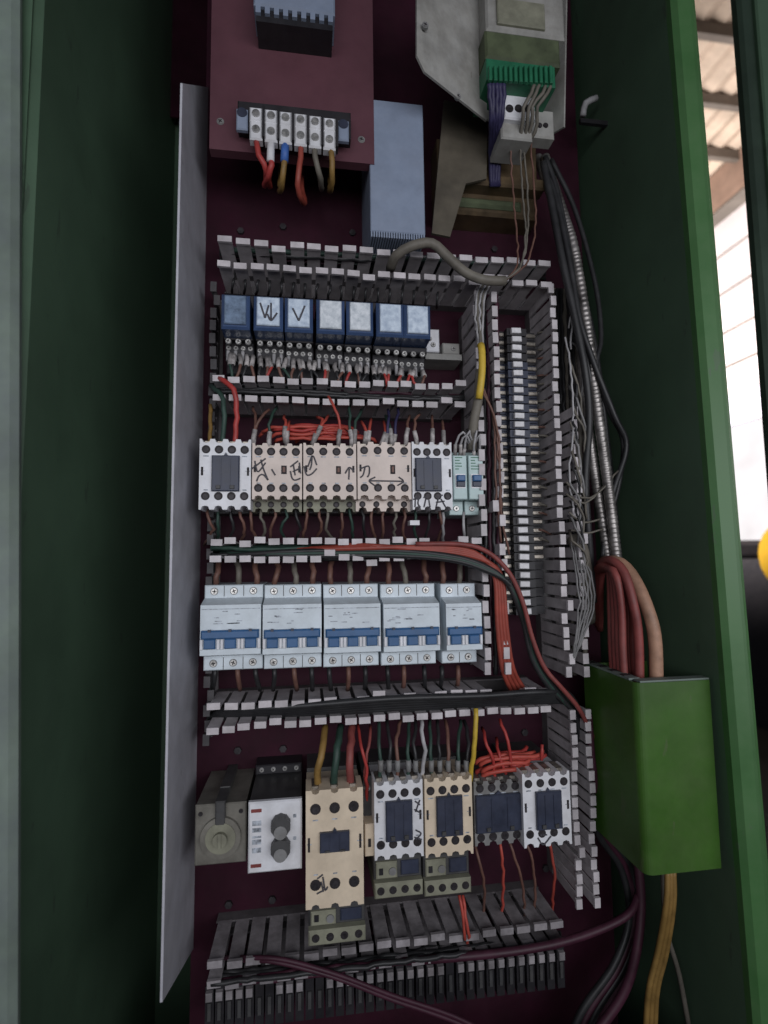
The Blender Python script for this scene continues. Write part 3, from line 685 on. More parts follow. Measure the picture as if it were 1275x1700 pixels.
# --- DIN terminal strip with white markers
rail_x = P(866, 800, 0).x
zt_, zb_ = P(862, 545, .045).z, P(876, 1022, .045).z
rr_ = part(MB().box(rail_x-.010, rail_x+.022, -.0060, -.0001, zb_-.004, zt_+.012), 'din_rail', M['midgrey']); tag(rr_, 'steel rail carrying the column of marked terminals', 'rail')
nT = 33
pitch = (zt_-zb_)/nT
xm = P(866, 790, .050).x
tb = MB().box(-.0155, .0255, -.036, -.0062, -pitch*.46, pitch*.46).box(-.0085, .0125, -.0455, -.0362, -pitch*.42, pitch*.42).mesh('body', M['black'])
tb2 = MB().box(-.0155, .0255, -.036, -.0062, -pitch*.46, pitch*.46).box(-.0085, .0125, -.0455, -.0362, -pitch*.42, pitch*.42).mesh('body', M['navy'])
tm = MB().box(-.0050, .0050, -.0500, -.0456, -pitch*.31, pitch*.31, .0005).mesh('marker', M['marker'])
tsl = MB().disc(0, 0, pitch*.30, -.0372, -.0355, 10).mesh('screw', M['wellhead'])
tsc = MB().box(-.0065, .0065, -.0385, -.0355, -pitch*.22, pitch*.22, .0006).mesh('clamp', M['brass'])
for k in range(nT):
    z = zt_-pitch*(k+.5)
    t = thing('terminal_block', 'narrow dark terminal with white marker on the long strip', 'terminal', (xm, 0, z), 'terminals on the long strip')
    link('body', tb2 if 3 < k < 14 else tb, t)
    o = link('marker', tm, t, (random.uniform(-.0005, .0005), 0, 0)); o.rotation_euler = (0, random.gauss(0, .03), 0)
    if k < 27: link('clamp', tsc, t, (.0190, 0, 0))
    o = link('clamp', tsc, t, (-.0125, 0, 0)); o.scale = (.55, 1, 1)
    if k < 26 and k % 3 != 1:
        wire([(P_[0], P_[1], P_[2]) for P_ in ((892, 553+k*14.2, .037), (902, 553+k*14.2+(14*k-200)*.01, .040), (914, 551+k*14.6, .036))], .0011, M['brown'] if k % 2 else M['greyw'], 'short dusty wire from marked terminal into the tall duct', 'short wires beside the terminals', n=6)
# --- terminal row at the very bottom
nB = 36
for k in range(nB):
    f = k/(nB-1)
    px = 345+f*592; py = 1664-f*70
    p = P(px, py, .050)
    if k == 0:
        bbody = MB().box(-.0036, .0036, -.042, -.0003, -.030, .006).mesh('body', M['black'])
        bmark = MB().box(-.0028, .0028, -.0462, -.0422, -.0035, .0035, .0005).mesh('marker', M['ductdim'])
        bclamp = MB().box(-.0014, .0014, -.0440, -.0422, -.020, -.006).mesh('clamp', M['darkgrey'])  # markers and clamps coloured down for the dim bottom row
    t = thing('terminal_block', 'small dark terminal in the lowest row under the slotted duct', 'terminal', (p.x, 0, p.z), 'terminals in the lowest row')
    link('body', bbody, t); link('clamp', bclamp, t)
    if k not in (5, 6, 10, 11, 24): link('marker', bmark, t)

# ------------------------------------------------------------------ top: maroon sheet, terminal strip, blue boxes, drive
dm = .075
c4 = [P(351, -60, dm), P(622, -60, dm), P(617, 273, dm), P(349, 246, dm)]
ms = thing('maroon_sheet', 'maroon painted sheet carrying six pole terminal strip', 'metal sheet', (c4[3].x, -dm, c4[3].z))
xa, xb = (c4[0].x+c4[3].x)/2, (c4[1].x+c4[2].x)/2
zb1 = (c4[2].z+c4[3].z)/2
l0 = ms.location
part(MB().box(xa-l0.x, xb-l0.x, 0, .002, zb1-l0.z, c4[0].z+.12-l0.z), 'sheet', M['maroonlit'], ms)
part(MB().box(xa-l0.x, xb-l0.x, .0021, .010, zb1-l0.z, zb1-l0.z+.002), 'folded_edge', M['maroonlit'], ms)
for px in (372, 600):       # brackets down to the back wall
    q = P(px, 60, dm); part(MB().box(q.x-.008-l0.x, q.x+.006-l0.x, .0021, dm-.0003, q.z-.01-l0.z, q.z+.01-l0.z), 'bracket', M['maroon'], ms)
for px, py in ((366, 202), (600, 232)):
    q = P(px, py, dm); screw(ms, q.x-l0.x, 0, q.z-l0.z, .0034, 'flat')
# six pole strip
p0 = P(486, 212, dm)
ts = thing('terminal_strip', 'six pole terminal strip with silver clamps on maroon sheet', 'terminal strip', (p0.x, -dm, p0.z))
xs6 = [425, 450, 474, 499, 523, 547]
q0 = P(402, 206, dm+.010); q1 = P(577, 222, dm+.010)
part(MB().box(q0.x-p0.x-.004, q1.x-p0.x+.003, -.012, -.0003, -.015, .011, .001), 'base', M['black'], ts)
for k, px in enumerate(xs6):
    py = 204+k*3.4
    for dy, hh in ((-15, .0068), (11, .0090)):
        q = P(px, py+dy, dm+.020)
        cl = part(MB().box(-.0056, .0056, -.020, -.0118, -hh, hh, .0014), 'clamp', M['white'], ts, (q.x-p0.x, 0, q.z-p0.z))
        part(MB().disc(0, 0, .0034, -.0216, -.0198, 12).box(-.0030, .0030, -.0219, -.0214, -.0005, .0005), 'screw', M['screw'], cl)
    q = P(px+12.5, py, dm+.018)
    part(MB().box(-.0009, .0009, -.022, -.0121, -.016, .014), 'barrier', M['black'], ts, (q.x-p0.x, 0, q.z-p0.z))
for px, py in ((402, 197), (570, 216)):
    q = P(px, py, dm+.015)
    part(MB().box(-.0050, .0050, -.016, -.0119, -.011, .009, .001), 'end_plate', M['bluegrey'], ts, (q.x-p0.x, 0, q.z-p0.z))
    part(MB().disc(0, 0, .0045, -.0166, -.0158, 14), 'mounting_hole', M['navy'], ts, (q.x-p0.x, 0, q.z-p0.z+.005))
g = 'wires under the six pole strip'
dw = dm+.016
for pts, m_, lab in (
    ([(425,232,dw),(431,258,dw),(440,285,dw-.006),(446,306,dw-.03),(448,308,.042),(446,280,.030),(444,240,.030)], 'red', 'red wire dropping from the strip end on maroon sheet'),
    ([(450,262,dw),(449,282,dw-.002),(442,300,dw-.014),(440,306,.050),(442,280,.034),(444,240,.034)], 'red', 'red wire with white sleeve under the six pole strip'),
    ([(473,262,dw),(470,290,dw-.004),(466,312,dw-.016),(465,316,.046),(466,285,.034),(468,240,.034)], 'ochre', 'ochre wire with blue sleeve under the six pole strip'),
    ([(499,234,dw),(498,275,dw),(494,308,dw-.006),(502,334,dw-.022),(505,336,.046),(500,300,.034),(500,240,.034)], 'orangec', 'thick orange brown wire under the six pole strip'),
    ([(523,244,dw),(524,262,dw),(529,285,dw-.004),(533,308,dw-.020),(533,312,.046),(530,285,.034),(530,240,.034)], 'greyw', 'grey wire under the six pole strip'),
    ([(548,244,dw),(551,268,dw),(553,290,dw-.006),(549,312,dw-.020),(548,314,.046),(548,285,.034),(548,240,.034)], 'ochre', 'yellowish wire at the far end of six pole strip')):
    wire(pts, .0026, M[m_], lab)
tag(part(MB().tube([P(450, 232, dw), P(449, 268, dw)], .0034, 10), 'wire_sleeve', M['white'], None, (0,0,0), True), 'white sleeve on a red wire under six pole strip', 'sleeve')
tag(part(MB().tube([P(474, 232, dw), P(472, 268, dw)], .0036, 10), 'wire_sleeve', M['bluew'], None, (0,0,0), True), 'bright blue sleeve on ochre wire under six pole strip', 'sleeve')
# transformer end at the very top
X0, X1, Z0, Z1 = rect(421, -90, 556, 22, dm+.030); loc = ((X0+X1)/2, -dm, Z0)
tr = thing('finned_module', 'pale blue finned module at the top of maroon sheet', 'module', loc)
w = (X1-X0)/2
part(MB().box(-w, w, -.030, -.0003, .004, Z1-Z0, .0015), 'housing', M['bluegrey'], tr)
part(MB().box(-w+.002, w-.002, -.026, -.0004, -.008, .0038), 'underside', M['black'], tr)
for k in range(9):
    x = -w+2*w*(k+.5)/9
    part(MB().box(x-.0022, x+.0022, -.0290, -.0258, -.0025, .0045), 'fin', M['bluegrey'], tr)
# blue grey enclosure
X0, X1, Z0, Z1 = rect(614, 169, 704, 396, .074); loc = ((X0+X1)/2, 0, Z0)
en = thing('grey_enclosure', 'plain blue-grey enclosure with finely ribbed lower edge', 'enclosure', loc)
w, h = (X1-X0)/2, Z1-Z0
part(MB().box(-w, w, -.074, -.0003, .006, h, .0008), 'housing', M['bluegrey'], en)
for k in range(22):
    x = -w+2*w*(k+.5)/22
    part(MB().box(x-.0007, x+.0007, -.0735, -.004, .0005, .0062), 'rib', M['bluegrey'], en)
part(MB().box(-w+.001, w-.001, -.070, -.004, .002, .0058), 'underside', M['darkgrey'], en)
# drive on an angled bracket
db_ = .115
def poly_plate(name, pts, thick, mat, root):
    """polygon on its own plane (world points), given a thickness"""
    l = root.location; n = len(pts)
    nr = (pts[1]-pts[0]).cross(pts[2]-pts[0]).normalized()*thick
    vs = [p-l for p in pts]+[p-l+nr for p in pts]
    return part(MB().add(vs, [tuple(range(n)), tuple(range(2*n-1, n-1, -1))]+[(k, n+k, n+(k+1) % n, (k+1) % n) for k in range(n)]), name, mat, root)
br = thing('drive_bracket', 'grey-white steel bracket with slanted lower edge holding the drive', 'bracket', P(805, 200, .09))
poly_plate('side_plate', [P(690, -60, .125), P(690, 95, .125), P(703, 122, .122), P(806, 203, .085), P(806, -60, .085)], .002, M['bracket'], br)
poly_plate('right_plate', [P(886, 242, .050), P(938, 212, .085), P(943, -60, .085), P(890, -60, .050)], .002, M['bracket'], br)
p_ = P(806, 203, .085); q_ = P(886, 242, .050)
poly_plate('back_plate', [P(806, 200, .078), P(886, 240, .049), P(890, -60, .049), P(806, -60, .078)], .002, M['bracket'], br)
q = P(850, 60, .05); part(MB().box(-.012, .012, -.045, -.0003, -.012, .012), 'strut', M['greenin'], br, (q.x-br.location.x, -br.location.y, q.z-br.location.z))
for px, py in ((706, 42), (760, 160), (905, 212)):
    q = P(px, py, .128 if px < 720 else (.104 if px < 800 else .066)); screw(br, q.x-br.location.x, q.y-br.location.y, q.z-br.location.z, .003, 'flat')
dv = thing('drive_unit', 'white drive with olive front and green plug connector on bracket', 'drive', P(850, 100, .08))
l = dv.location
def dbox(px, d0, d1, name, mat, c=.001, parent=None):
    X0, X1, Z0, Z1 = rect(*px, d1)
    return part(MB().box(X0-l.x, X1-l.x, -d1-l.y, -d0-l.y, Z0-l.z, Z1-l.z, c), name, mat, dv)
dbox((806, -60, 936, 56), .088, .112, 'cover', M['bracket'], .002)
dbox((826, 0, 905, 42), .1122, .115, 'face_recess', M['olive'], .001)
dbox((806, 57, 930, 102), .070, .111, 'front_panel', M['oliveboard'], .002)
dbox((808, 103, 922, 138), .070, .112, 'connector', M['conn'], .001)
for k in range(13):
    x = 812+k*8.4; dbox((x, 108-(0), x+5.2, 132+k*.4), .1122, .1155, 'connector_pole', M['conn'], .0006)
dbox((836, 142, 888, 198), .070, .098, 'terminal_module', M['white'], .0015)
dbox((832, 199, 884, 231), .060, .092, 'lower_module', M['bracket'], .0015)
dbox((884, 182, 920, 228), .070, .084, 'side_module', M['bracket'], .0015)
for px in (846, 861, 875):
    q = P(px, 180, .0985); screw(dv, q.x-l.x, q.y-l.y, q.z-l.z, .0038)
for px in (896, 906):
    q = P(px, 208, .0845); screw(dv, q.x-l.x, q.y-l.y, q.z-l.z, .0026)
# smoked amber box below the drive
X0, X1, Z0, Z1 = rect(728, 236, 892, 398, .03); loc = ((X0+X1)/2, 0, Z0)
ab = thing('amber_box', 'smoky amber plastic box hanging below the drive', 'box', loc)
w, h = (X1-X0)/2, Z1-Z0
part(MB().box(-w, w, -.030, -.0003, .028, h, .003), 'housing', M['amber'], ab)
part(MB().box(-w+.016, w+.001, -.046, -.0302, h*.45, h*.56, .002), 'rim', M['amber'], ab)
part(MB().box(-w+.030, w-.004, -.040, -.0302, h*.57, h*.95, .002), 'upper_case', M['amber'], ab)
part(MB().box(-w+.004, w-.02, -.034, -.0302, .034, h*.40, .003), 'lower_case', M['oliveboard'], ab)
# cable sheath from the bracket to the duct
poly_plate('side_panel', [P(736,170,.052), P(716,390,.052), P(746,396,.052), P(772,308,.052), P(806,300,.052), P(808,205,.052), P(770,178,.052)], .003, M['amberpale'], ab)
wire([(648,446,.060),(658,424,.078),(685,408,.086),(717,404,.088),(742,425,.088),(772,452,.088),(805,465,.088),(838,466,.086)], .0046, M['greyw'], 'grey sheathed cable arching over the topmost duct', name='cable', cat='cable', n=10)
for k, pts in enumerate(([(838,466,.086),(858,440,.085),(857,380,.075),(850,300,.07),(846,232,.080)], [(838,466,.086),(866,438,.086),(876,390,.08),(876,320,.072),(868,232,.078)],
            [(838,466,.086),(872,440,.086),(886,400,.08),(888,330,.072),(880,230,.075)], [(835,466,.086),(862,445,.088),(872,400,.083),(868,330,.075),(862,230,.08)])):
    wire(pts, .0010, M['greyw'] if k % 2 else M['brown'], 'thin brownish wire curving from the drive to grey sheathed cable', 'thin wires below the drive', n=6)
for k in range(5):
    x = 812+k*6
    wire([(x, 138, .111), (x+1, 160, .105), (816+k*4, 200, .096), (814+k*3.5, 260, .06), (816+k*3, 310, .045)], .0022, M['purple'], 'indigo wire dropping from the green plug connector', 'indigo wires below the connector', n=7)
    part(MB().tube([P(x, 136, .112), P(x+.5, 152, .110)], .0016, 6), 'wire', M['palew']) if False else None
for k in range(4):
    x = 888+k*9
    wire([(x, 138, .111), (x-6, 155, .112), (870+k*7, 178, .108), (868+k*8, 205, .098), (866+k*4, 236, .085)], .0017, M['greyw'], 'dusty grey wire curling from the green plug connector', 'grey wires below the connector', n=6)
# small bright hook on the dark side wall
wire([(968,192,.04),(972,172,.04),(990,163,.04)], .0035, M['palew'], 'pale hook shaped clip on the dark wall above conduits', name='clip', cat='clip')
hb = P(968, 200, .04)
tag(part(MB().box(hb.x-.004, XR-.0003, -.042, -.038, hb.z-.004, hb.z+.001), 'clip_bracket', M['black']), 'black bar holding the pale clip to the cabinet wall', 'bracket')

# ------------------------------------------------------------------ green box on the right wall
df, dk_ = .132, .048
X0, X1, Z0, Z1 = rect(1064, 1131, 1190, 1449, df)
X1 = XR+.004
gz0 = Z0; gz1 = Z1
gb = thing('green_cable_box', 'bright green open topped steel box with red cables entering', 'box', ((X0+X1)/2, -dk_, gz0))
l = gb.location; t = .0018
x0, x1 = X0-l.x, X1-l.x; h = gz1-gz0; yd = -(df-dk_)
rc = .007; prof = [(x0, 0)]+[(x0+rc-rc*math.cos(a), yd+rc-rc*math.sin(a)) for a in [R(q*15) for q in range(7)]]+[(x1, yd)]
inn = [(x0+t, 0)]+[(x0+rc-(rc-t)*math.cos(a), yd+rc-(rc-t)*math.sin(a)) for a in [R(q*15) for q in range(7)]]+[(x1, yd+t)]
loop = prof+inn[::-1]; n = len(loop)
part(MB().add([(a, b, 0) for a, b in loop]+[(a, b, h) for a, b in loop], [(k, (k+1) % n, n+(k+1) % n, n+k) for k in range(n)]+[tuple(range(n)), tuple(range(2*n-1, n-1, -1))]), 'folded_panel', M['greenbox'], gb)
part(MB().box(x0+t+.0001, x1, -t, 0, 0, h), 'back_panel', M['greenbox'], gb)
part(MB().box(x0+.004, x1, yd+.0005, yd+.010, h+.0002, h+.0016), 'top_rim', M['palegreen'], gb)
part(MB().box(x0+.0004, x0+.010, yd+.0102, 0, h+.0002, h+.0020), 'side_rim', M['palegreen'], gb)
for k in range(4):
    yy = yd+.018+k*.018
    part(MB().box(x0+.001, x0+.008, yy, yy+.007, h+.0018, h+.0026), 'rim_slot', M['hole'], gb)
# cables into the box
g = 'dusty red cables looping into the green box'
for k in range(7):
    a_ = 996+k*6; dd = .070+.006*(k % 4)
    wire([(978+k*3, 1010+k*6, .02), (982+k*3, 960-k*1.5, .03+.004*k), (1000+k*4, 938+k*2, dd), (1012+k*4, 950+k*3, dd+.010), (a_+18, 1010, dd+.012), (a_+20, 1080, dd+.012), (a_+26, 1170, dd+.012)], .0034, M['dullred'], 'dusty red cable looping over into the green box', g, 'cable', 'cable', 9)
wire([(1003,932,.06),(1030,935,.085),(1055,965,.10),(1078,1020,.112),(1088,1070,.114),(1090,1170,.112)], .0056, M['peach'], 'peach coloured cable entering green box in front of red ones', name='cable', cat='cable', n=10)
wire([(996,936,.058),(1014,930,.085),(1036,950,.100),(1052,1005,.108),(1060,1060,.108),(1062,1170,.106)], .0040, M['dullred'], 'dusty red cable arching beside the peach cable', name='cable', cat='cable', n=9)
# yellow and grey cables leaving below
for k in range(3):
    wire([(1108+k*5, 1440, .10), (1106+k*6, 1500, .10), (1092+k*7, 1580, .09), (1076+k*7, 1650, .085), (1070+k*8, 1760, .08)], .0024, M['ochre'], 'ochre yellow cable hanging out below the green box', 'yellow cables below the green box', 'cable', 'cable', 8)
wire([(1100,1440,.08),(1106,1540,.075),(1128,1620,.075),(1150,1740,.075)], .0022, M['greyw'], 'thin grey cable hanging below the green box', name='cable', cat='cable')
wire([(1058,1420,.06),(1064,1500,.065),(1056,1580,.07),(1034,1650,.07),(985,1720,.07)], .0042, M['plum'], 'plum cable swinging down and under lowest ducts', name='cable', cat='cable', n=9)
for k in range(4):
    wire([(965+k*4, 1185, .05+.004*k), (975+k*4, 1290, .05+.004*k), (992+k*8, 1380, .05), (1030+k*8, 1440, .045), (1045+k*6, 1520, .05), (1020+k*9, 1600, .055), (960+k*12, 1690, .055), (930+k*12, 1800, .055)], .0034, M['plum'] if k % 2 else M['blackw'], 'dark cable running down beside the short duct', 'dark cables beside the short duct', 'cable', 'cable', 8)
for k in range(2):
    wire([(352+k*24, 1590+k*4, .03), (410+k*12, 1590+k*4, .062), (470, 1593+k*6, .074), (560, 1618+k*6, .078), (650, 1652+k*7, .078), (760, 1690+k*8, .078), (850, 1740+k*6, .078)], .0019, M['plum'], 'dark red cable slung across the lowest duct', 'dark red cables slung across the lowest duct', 'cable', 'cable', 8)
wire([(640,1596,.03),(720,1592,.066),(860,1578,.076),(960,1556,.076),(1040,1520,.07),(1062,1480,.06)], .0035, M['plum'], 'plum cable lying along the lowest duct to the wall', name='cable', cat='cable', n=8)

# ------------------------------------------------------------------ conduits and black cables on the right
def conduit(pts, r, label):
    path = smooth_path([P(*p) for p in pts], .00115)
    o = part(MB().tube(path, r, 14, ribs=lambda i: r*(1.0, .985, .92, .90)[i % 4]), 'steel_conduit', M['conduit'], None, (0,0,0), True)
    return tag(o, label, 'conduit')
conduit([(893,262,.030),(910,310,.045),(928,365,.052),(944,420,.056),(959,515,.060),(965,590,.062),(974,690,.060),(992,817,.058),(1009,922,.056),(1018,1000,.054),(1024,1160,.054)], .0050, 'corrugated steel conduit running down next to the tall duct')
conduit([(905,262,.040),(920,310,.056),(938,365,.064),(954,420,.068),(979,573,.070),(986,640,.070),(1008,795,.068),(1024,928,.066),(1034,1010,.064),(1040,1160,.064)], .0052, 'corrugated steel conduit in front, nearer the dark green wall')
g = 'black cables beside the conduits'
for k, pts in enumerate(([(905,260,.07),(925,320,.07),(945,420,.074),(960,520,.078),(985,600,.078),(1020,690,.075),(1040,740,.07),(1020,810,.065),(1008,860,.06),(1000,930,.055)],
    [(915,265,.06),(955,350,.06),(988,470,.065),(998,560,.07),(990,610,.072),(1010,680,.07),(1034,730,.068),(1030,790,.06),(1016,850,.055)],
    [(902,270,.075),(918,350,.078),(935,440,.08),(955,530,.08),(972,620,.078),(978,700,.07),(972,800,.06),(978,900,.055),(985,1000,.04)],
    [(910,300,.04),(950,420,.04),(985,560,.045),(1004,700,.045),(1022,860,.04),(1034,1000,.04)],
    [(908,280,.066),(930,360,.072),(950,460,.076),(966,560,.074),(982,640,.07),(1000,760,.066),(1010,860,.06)])):
    wire(pts, (.0028, .0024, .0036, .0030, .003)[k], M['blackw'], 'black cable hanging loosely along the steel conduits', g, 'cable', 'cable', 8)
g = 'thin grey wires by the tall duct'
for k, pts in enumerate(([(938,560,.07),(948,610,.075),(952,700,.07),(946,790,.07),(955,860,.065)], [(940,800,.07),(965,825,.072),(990,820,.07),(1015,790,.066)], [(940,820,.07),(970,836,.07),(1000,812,.07),(1026,782,.068)],
      [(945,850,.07),(968,868,.066),(996,862,.064)], [(948,880,.066),(975,885,.062),(1005,878,.06)], [(944,545,.07),(950,520,.072),(948,580,.07)], [(946,700,.07),(960,760,.068),(958,850,.065)])):
    wire(pts, .0010, M['palew'] if k in (0, 5) else M['greyw'], 'thin loose grey wire curling out of the tall duct', g, n=6)
for k in range(16):
    y = 520+k*24; x = 941+random.uniform(0, 6)
    wire([(x, y, .055), (x+random.uniform(6, 16), y+random.uniform(10, 26), .072), (x+random.uniform(12, 30), y+random.uniform(40, 70), .070), (x+random.uniform(8, 30), y+random.uniform(90, 140), .060)], .0011, M[('greyw', 'blackw', 'dimw')[k % 3]], 'fine loose wire trailing out between the tall duct fingers', 'fine wires trailing from the tall duct', n=6)
for k in range(6):
    wire([(948+k*4, 900+k*6, .060), (956+k*5, 950, .072), (962+k*5, 1000, .072), (956+k*3, 1050, .070), (950, 1105, .066)], .0009, M['dimw'], 'thin pale wire drooping below the grey wrapped bundle', 'pale wires below the wrapped bundle', n=6)
wire([(952,892,.05),(962,910,.055),(968,940,.055),(972,975,.05),(975,1030,.035)], .0080, M['greyw'], 'grey wrapped cable bundle hanging beside the tall duct', name='cable', cat='cable', n=12)

# ------------------------------------------------------------------ wires between the rows
g = 'red jumper wires above the upper contactors'
for k in range(12):
    xa = 425+random.uniform(0, 70); xb = random.uniform(540, 640); y = 706+k*2.0; d = .052+.003*(k % 4)
    wire([(xa, y+random.uniform(2, 16), d-.006), (xa+16, y, d), ((xa+xb)/2, y+random.uniform(-2, 4), d+.004), (xb-14, y+random.uniform(-2, 3), d), (xb, y+random.uniform(4, 16), d-.006)], .0016, M['orange'] if k % 3 else M['red'], 'red jumper wire slung sideways above the upper contactors', g, n=7)
def drop(lst, label, group, mat, r=.0014):
    for pts in lst: wire(pts, r, M[mat], label, group, n=6, sleeve=('sleevew', 1) if 'into' in label else None)
dc = .066
drop([[(472,690,.05),(474,708,.07),(474,735,dc)], [(480,700,.06),(477,715,.07),(476,738,dc)], [(545,690,.05),(532,706,.07),(520,735,dc)], [(526,692,.05),(536,700,.066),(524,720,.07),(518,738,dc)],
      [(545,658,.066),(556,680,.07),(563,700,.07),(562,740,dc)], [(616,696,.055),(613,715,.07),(611,738,dc)], [(637,700,.055),(640,718,.066),(632,740,dc)], [(600,700,.06),(608,716,.07),(605,738,dc)]],
     'red wire dropping into the upper beige contactors', 'red wires into upper contactors', 'orange')
drop([[(420,676,.05),(424,700,.066),(418,742,dc)], [(447,680,.06),(432,694,.066),(424,715,.066),(420,742,dc)], [(680,690,.05),(676,712,.066),(674,740,dc)], [(697,688,.05),(688,704,.066),(692,742,dc)], [(717,690,.05),(718,712,.066),(718,742,dc)], [(734,698,.05),(736,715,.066),(737,740,dc)]],
     'brown wire dropping into the upper contactor row', 'brown wires into upper contactors', 'brown')
drop([[(460,676,.05),(450,695,.066),(447,742,dc)], [(578,668,.05),(580,690,.066),(584,742,dc)], [(600,680,.05),(590,700,.066),(588,742,dc)], [(640,690,.05),(648,712,.066),(650,742,dc)]],
     'dark green wire dropping into the upper contactor row', 'green wires into upper contactors', 'greenw')
drop([[(662,676,.05),(658,700,.066),(654,742,dc)], [(644,680,.05),(645,700,.066),(640,742,dc)]], 'indigo wire dropping into the upper contactor row', 'indigo wires into upper contactors', 'purple')
wire([(350,640,.05),(366,655,.07),(372,680,.072),(371,742,dc)], .0022, M['greenw'], 'thick dark green wire curving down to the upper white contactor')
wire([(364,628,.066),(380,640,.074),(392,662,.074),(391,742,dc)], .0024, M['red'], 'thick red wire curving down to the upper white contactor')
wire([(349,672,.05),(349,742,dc)], .0018, M['ochre'], 'ochre wire at the edge beside the grey side sheet')
# socket wires
for k_ in range(32):
    k = k_*18/32
    x = 378+k*18.6+random.uniform(-5, 5)
    m_ = random.choice(('red', 'red', 'blackw', 'greenw', 'brown', 'blackw'))
    wire([(x, 588+k*1.6, .046), (x+random.uniform(-4, 4), 605+k*1.2, .052), (x+random.uniform(-9, 9), 628+k*.8, .052), (x+random.uniform(-10, 10), 655, .02)], .0014, M[m_], {'red': 'red wire running from relay sockets down into duct', 'blackw': 'black wire running from relay sockets down into duct', 'greenw': 'green wire running from relay sockets down into duct', 'brown': 'brown wire running from relay sockets down into duct'}[m_], m_+' wires below relay sockets' if m_ != 'blackw' else 'black wires below relay sockets', n=6, sleeve=('sleevew', 0))
for k_ in range(18):
    k = k_/2
    x = 385+k*40
    wire([(x, 486+k*3, .03), (x+2, 470+k*3, .045), (x+5, 450+k*2, .03)], .0013, M['blackw'], 'black wire rising from relay sockets to the topmost duct', 'black wires above relay sockets', n=6)
# bundle with yellow sleeve
wire([(783,746,.062),(786,705,.07),(793,668,.076),(796,635,.078),(797,615,.078)], .0046, M['greyw'], 'grey wire bundle rising beside narrow duct to yellow sleeve', name='cable', cat='cable', n=10)
for k in range(5):
    wire([(797+k*.6, 618, .078), (796+k*1.2, 575, .078), (790+k*3, 530, .074), (791+k*3.4, 490, .070), (802+k*4, 466, .062)], .0011, M[('palew', 'greyw')[k % 2]], 'thin pale wire rising from the yellow sleeve to top duct', 'thin wires above the yellow sleeve', n=6)
wire([(795,662,.0835),(800,620,.086),(800,585,.085),(798,572,.083)], .0034, M['yellow'], 'yellow taped sleeve on the grey wire bundle', name='tape_sleeve', cat='sleeve', n=10)
drop([[(799,640,.08),(812,670,.076),(824,712,.074),(829,790,.07),(834,860,.066),(845,920,.06)], [(801,650,.08),(816,680,.078),(828,730,.074),(831,820,.07),(830,880,.06)], [(803,645,.08),(818,690,.072),(822,760,.07),(826,840,.066),(832,900,.06)]],
     'thin brownish wire wandering down the narrow duct', 'thin wires down the narrow duct', 'brown', .0011)
drop([[(783,742,.062),(774,722,.074),(764,738,.068),(762,764,.056)], [(784,742,.064),(780,716,.076),(772,736,.07),(770,764,.056)], [(786,742,.062),(790,716,.076),(788,740,.07),(786,764,.056)], [(788,742,.062),(797,722,.074),(796,745,.066),(794,764,.056)], [(780,742,.062),(768,716,.074),(757,738,.068),(757,764,.056)]],
     'thin pale wire curling into the slim green breakers', 'pale wires above slim breakers', 'palew', .0011)
# under the upper contactors
cols_ = ['brown', 'greenw', 'blackw', 'brown', 'brown', 'greyw']
lab_ = {'brown': 'brown wire leaving the underside of upper contactors', 'greenw': 'green wire leaving the underside of upper contactors', 'blackw': 'black wire leaving the underside of upper contactors', 'greyw': 'grey wire leaving the underside of upper contactors'}
for k in range(22):
    x = 345+k*18.2; m_ = cols_[k % 6]
    wire([(x, 838, .052), (x+random.uniform(-2, 4), 858, .055), (x+random.uniform(-8, 10), 878, .05), (x+random.uniform(-12, 12), 905, .02)], .0014, M[m_], lab_[m_], lab_[m_], n=6)
drop([[(735,850,.056),(736,882,.05),(735,905,.02)], [(770,850,.05),(771,882,.05),(770,905,.02)]], 'pale wire below the slim green breakers', 'pale wires below slim breakers', 'palew', .0014)
sl_ = P(688, 868, .06); tag(part(MB().box(sl_.x-.0045, sl_.x+.0045, -.062, -.050, sl_.z-.0022, sl_.z+.0022), 'wire_tag', M['white']), 'small white wire tag below inked white contactor', 'tag')
# orange cables in the duct above the breakers, turning down
g = 'orange cables turning down in the narrow duct'
for k in range(4):
    wire([(430+k*34, 914-k, .045), (560+k*10, 911-k*2, .066), (700, 908+k*1.5, .072), (772, 912+k*3, .074), (806+k*3, 930+k*2, .074), (822+k*4, 962, .072), (826+k*5, 1040, .068), (834+k*6, 1110, .062), (850+k*8, 1150, .05)], .0022, M['orangec'], 'orange cable from cross duct turning down the narrow duct', g, 'cable', 'cable', 8)
wire([(690,903,.074),(770,904,.078),(812,918,.08),(846,952,.08),(868,1000,.078),(884,1060,.076),(905,1110,.074),(935,1145,.074),(962,1178,.07),(985,1225,.06)], .0022, M['dullred'], 'red cable sweeping from cross duct past the terminal strip', name='cable', cat='cable', n=8)
for k in range(3):
    wire([(356+k*10, 925-k*5, .04), (480, 916+k*3, .06), (640, 914+k*4, .068), (740, 922+k*3, .076), (800, 938+k*3, .078), (842+k*3, 968+k*2, .076), (868+k*3, 1030, .07), (884+k*3, 1095, .068), (915+k*4, 1145, .066), (955, 1180+k*3, .06)], .0025, M['blackw'] if k != 1 else M['greenw'], 'black cable from cross duct sweeping down past the terminal strip' if k != 1 else 'dark green cable from cross duct sweeping down to the corner', 'black cables sweeping to the corner' if k != 1 else None, 'cable', 'cable', 8)
